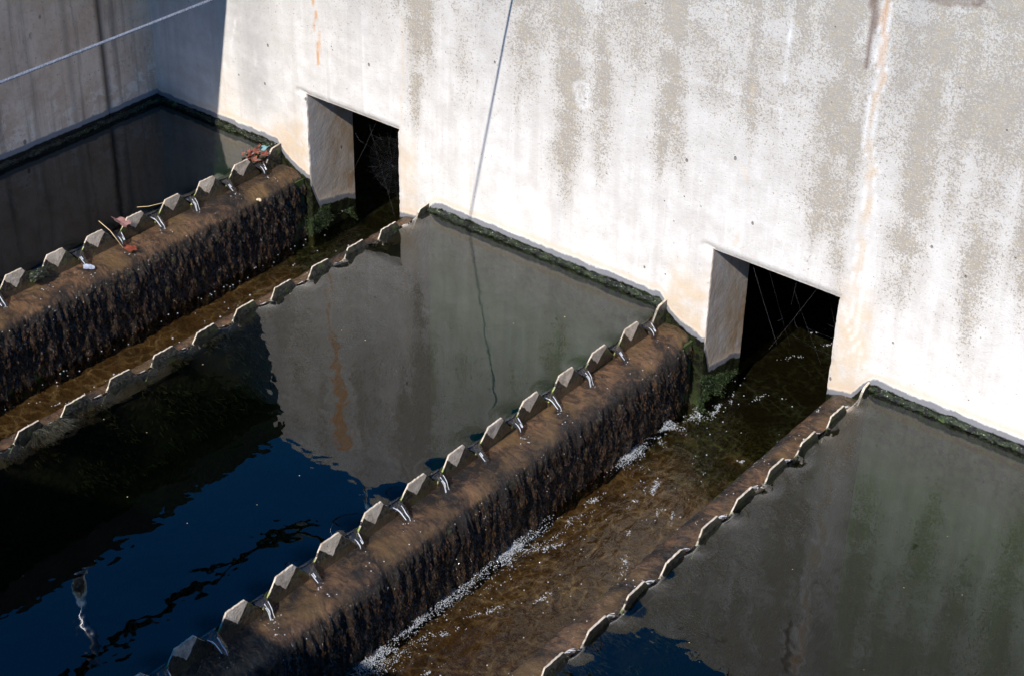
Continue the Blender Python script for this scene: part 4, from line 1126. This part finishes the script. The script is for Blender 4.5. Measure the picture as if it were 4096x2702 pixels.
# ------------------------------------------------------------------ submerged fur on tank-side weir faces
def fur(name, x, n, label, seed):
    r = np.random.default_rng(seed)
    y = r.uniform(-3.2, -.05, n); z = -.03 - r.random(n)**1.6*.40
    clump_ = fbm(y*9, z*9, 0*y, 3, seed) > -.05
    y, z = y[clump_], z[clump_]; n = len(y)
    c = np.stack([x + 0*y, y, z], -1); ln = r.uniform(.008, .026, n)[:, None]
    d = np.stack([np.ones(n), r.normal(0, .5, n), r.normal(-.25, .4, n)], -1); d /= np.linalg.norm(d, axis=1)[:, None]
    w = np.cross(d, r.normal(size=(n, 3))); w /= np.linalg.norm(w, axis=1)[:, None]; w *= r.uniform(.0010, .0022, n)[:, None]
    V = np.stack([c-w, c+w, c+d*ln+w*.4, c+d*ln-w*.4], 1).reshape(-1, 3)
    return tag(fast_mesh(name, V, np.arange(n*4).reshape(-1, 4), M['fur'], smooth=False), label, "algae", kind='stuff')
fur("submerged_algae", LA['r']+.001, 16000, "brown submerged algae on the tank side of the farther right weir", 1)
fur("submerged_algae", LB['r']+.001, 16000, "brown submerged algae on the tank side of the nearer right weir", 2)

# ------------------------------------------------------------------ cobwebs in the outlets
def webs():
    r = random.Random(4)
    root = empty("orb_web", (1.40, .05, .12), "orb spider web stretched across the upper right of the left outlet", "cobweb")
    m = MB(); cx0, cz0, yy0 = 1.385, .10, .05
    ang = [i*2*math.pi/18 for i in range(18)]
    def clipr(a, R=.15):
        dx, dz = math.cos(a), math.sin(a); t = R
        if dx > 0: t = min(t, (LA['t1']-.004-cx0)/dx)
        if dz > 0: t = min(t, (HEAD-.006-cz0)/dz)
        return t
    for a in ang: m.tube([(cx0, yy0, cz0), (cx0+clipr(a)*math.cos(a), yy0, cz0+clipr(a)*math.sin(a))], .00010, 3, False)
    for k in range(13):
        R = .02+.009*k
        for i, a in enumerate(ang):
            b = ang[(i+1) % 18]
            if R > clipr(a) or R > clipr(b): continue
            m.tube([(cx0+R*math.cos(a), yy0, cz0+R*math.sin(a)), (cx0+R*math.cos(b), yy0, cz0+R*math.sin(b))], .00007, 3, False)
    m.build("silk", M['web'], root)
    for nm, L, n, lab, sd in (("cobweb", LA, 16, "stray silk threads hanging across the left outlet", 5), ("cobweb", LB, 12, "messy tangle of silk threads across the right outlet", 8)):
        r = random.Random(sd); m = MB()
        for _ in range(n):
            e = r.random()
            y0 = r.uniform(.02, .2)
            if e < .4: a = (r.uniform(L['t0']+.12, L['t1']), y0, HEAD-.004); b = (r.uniform(L['t0']+.15, L['t1']), y0+r.uniform(-.05, .1), r.uniform(-.2, .25))
            elif e < .7: a = (L['t1']-.003, y0, r.uniform(-.25, HEAD)); b = (a[0]-r.uniform(.1, .38), y0+.05, a[2]+r.uniform(-.05, .12)); b = (b[0], b[1], min(b[2], HEAD-.004))
            else:
                c0 = (r.uniform(L['t0']+.14, L['t1']-.05), y0, r.uniform(.05, HEAD-.02)); a = c0; b = (c0[0]+r.uniform(-.06, .06), y0, c0[2]+r.uniform(-.06, .02))
            mid = tuple((p+q)/2 for p, q in zip(a, b)); mid = (mid[0], mid[1], mid[2]-r.uniform(0, .012))
            m.tube([a, mid, b], r.uniform(.00008, .00018), 3, False)
        tag(m.build(nm, M['web']), lab, "cobweb")
webs()
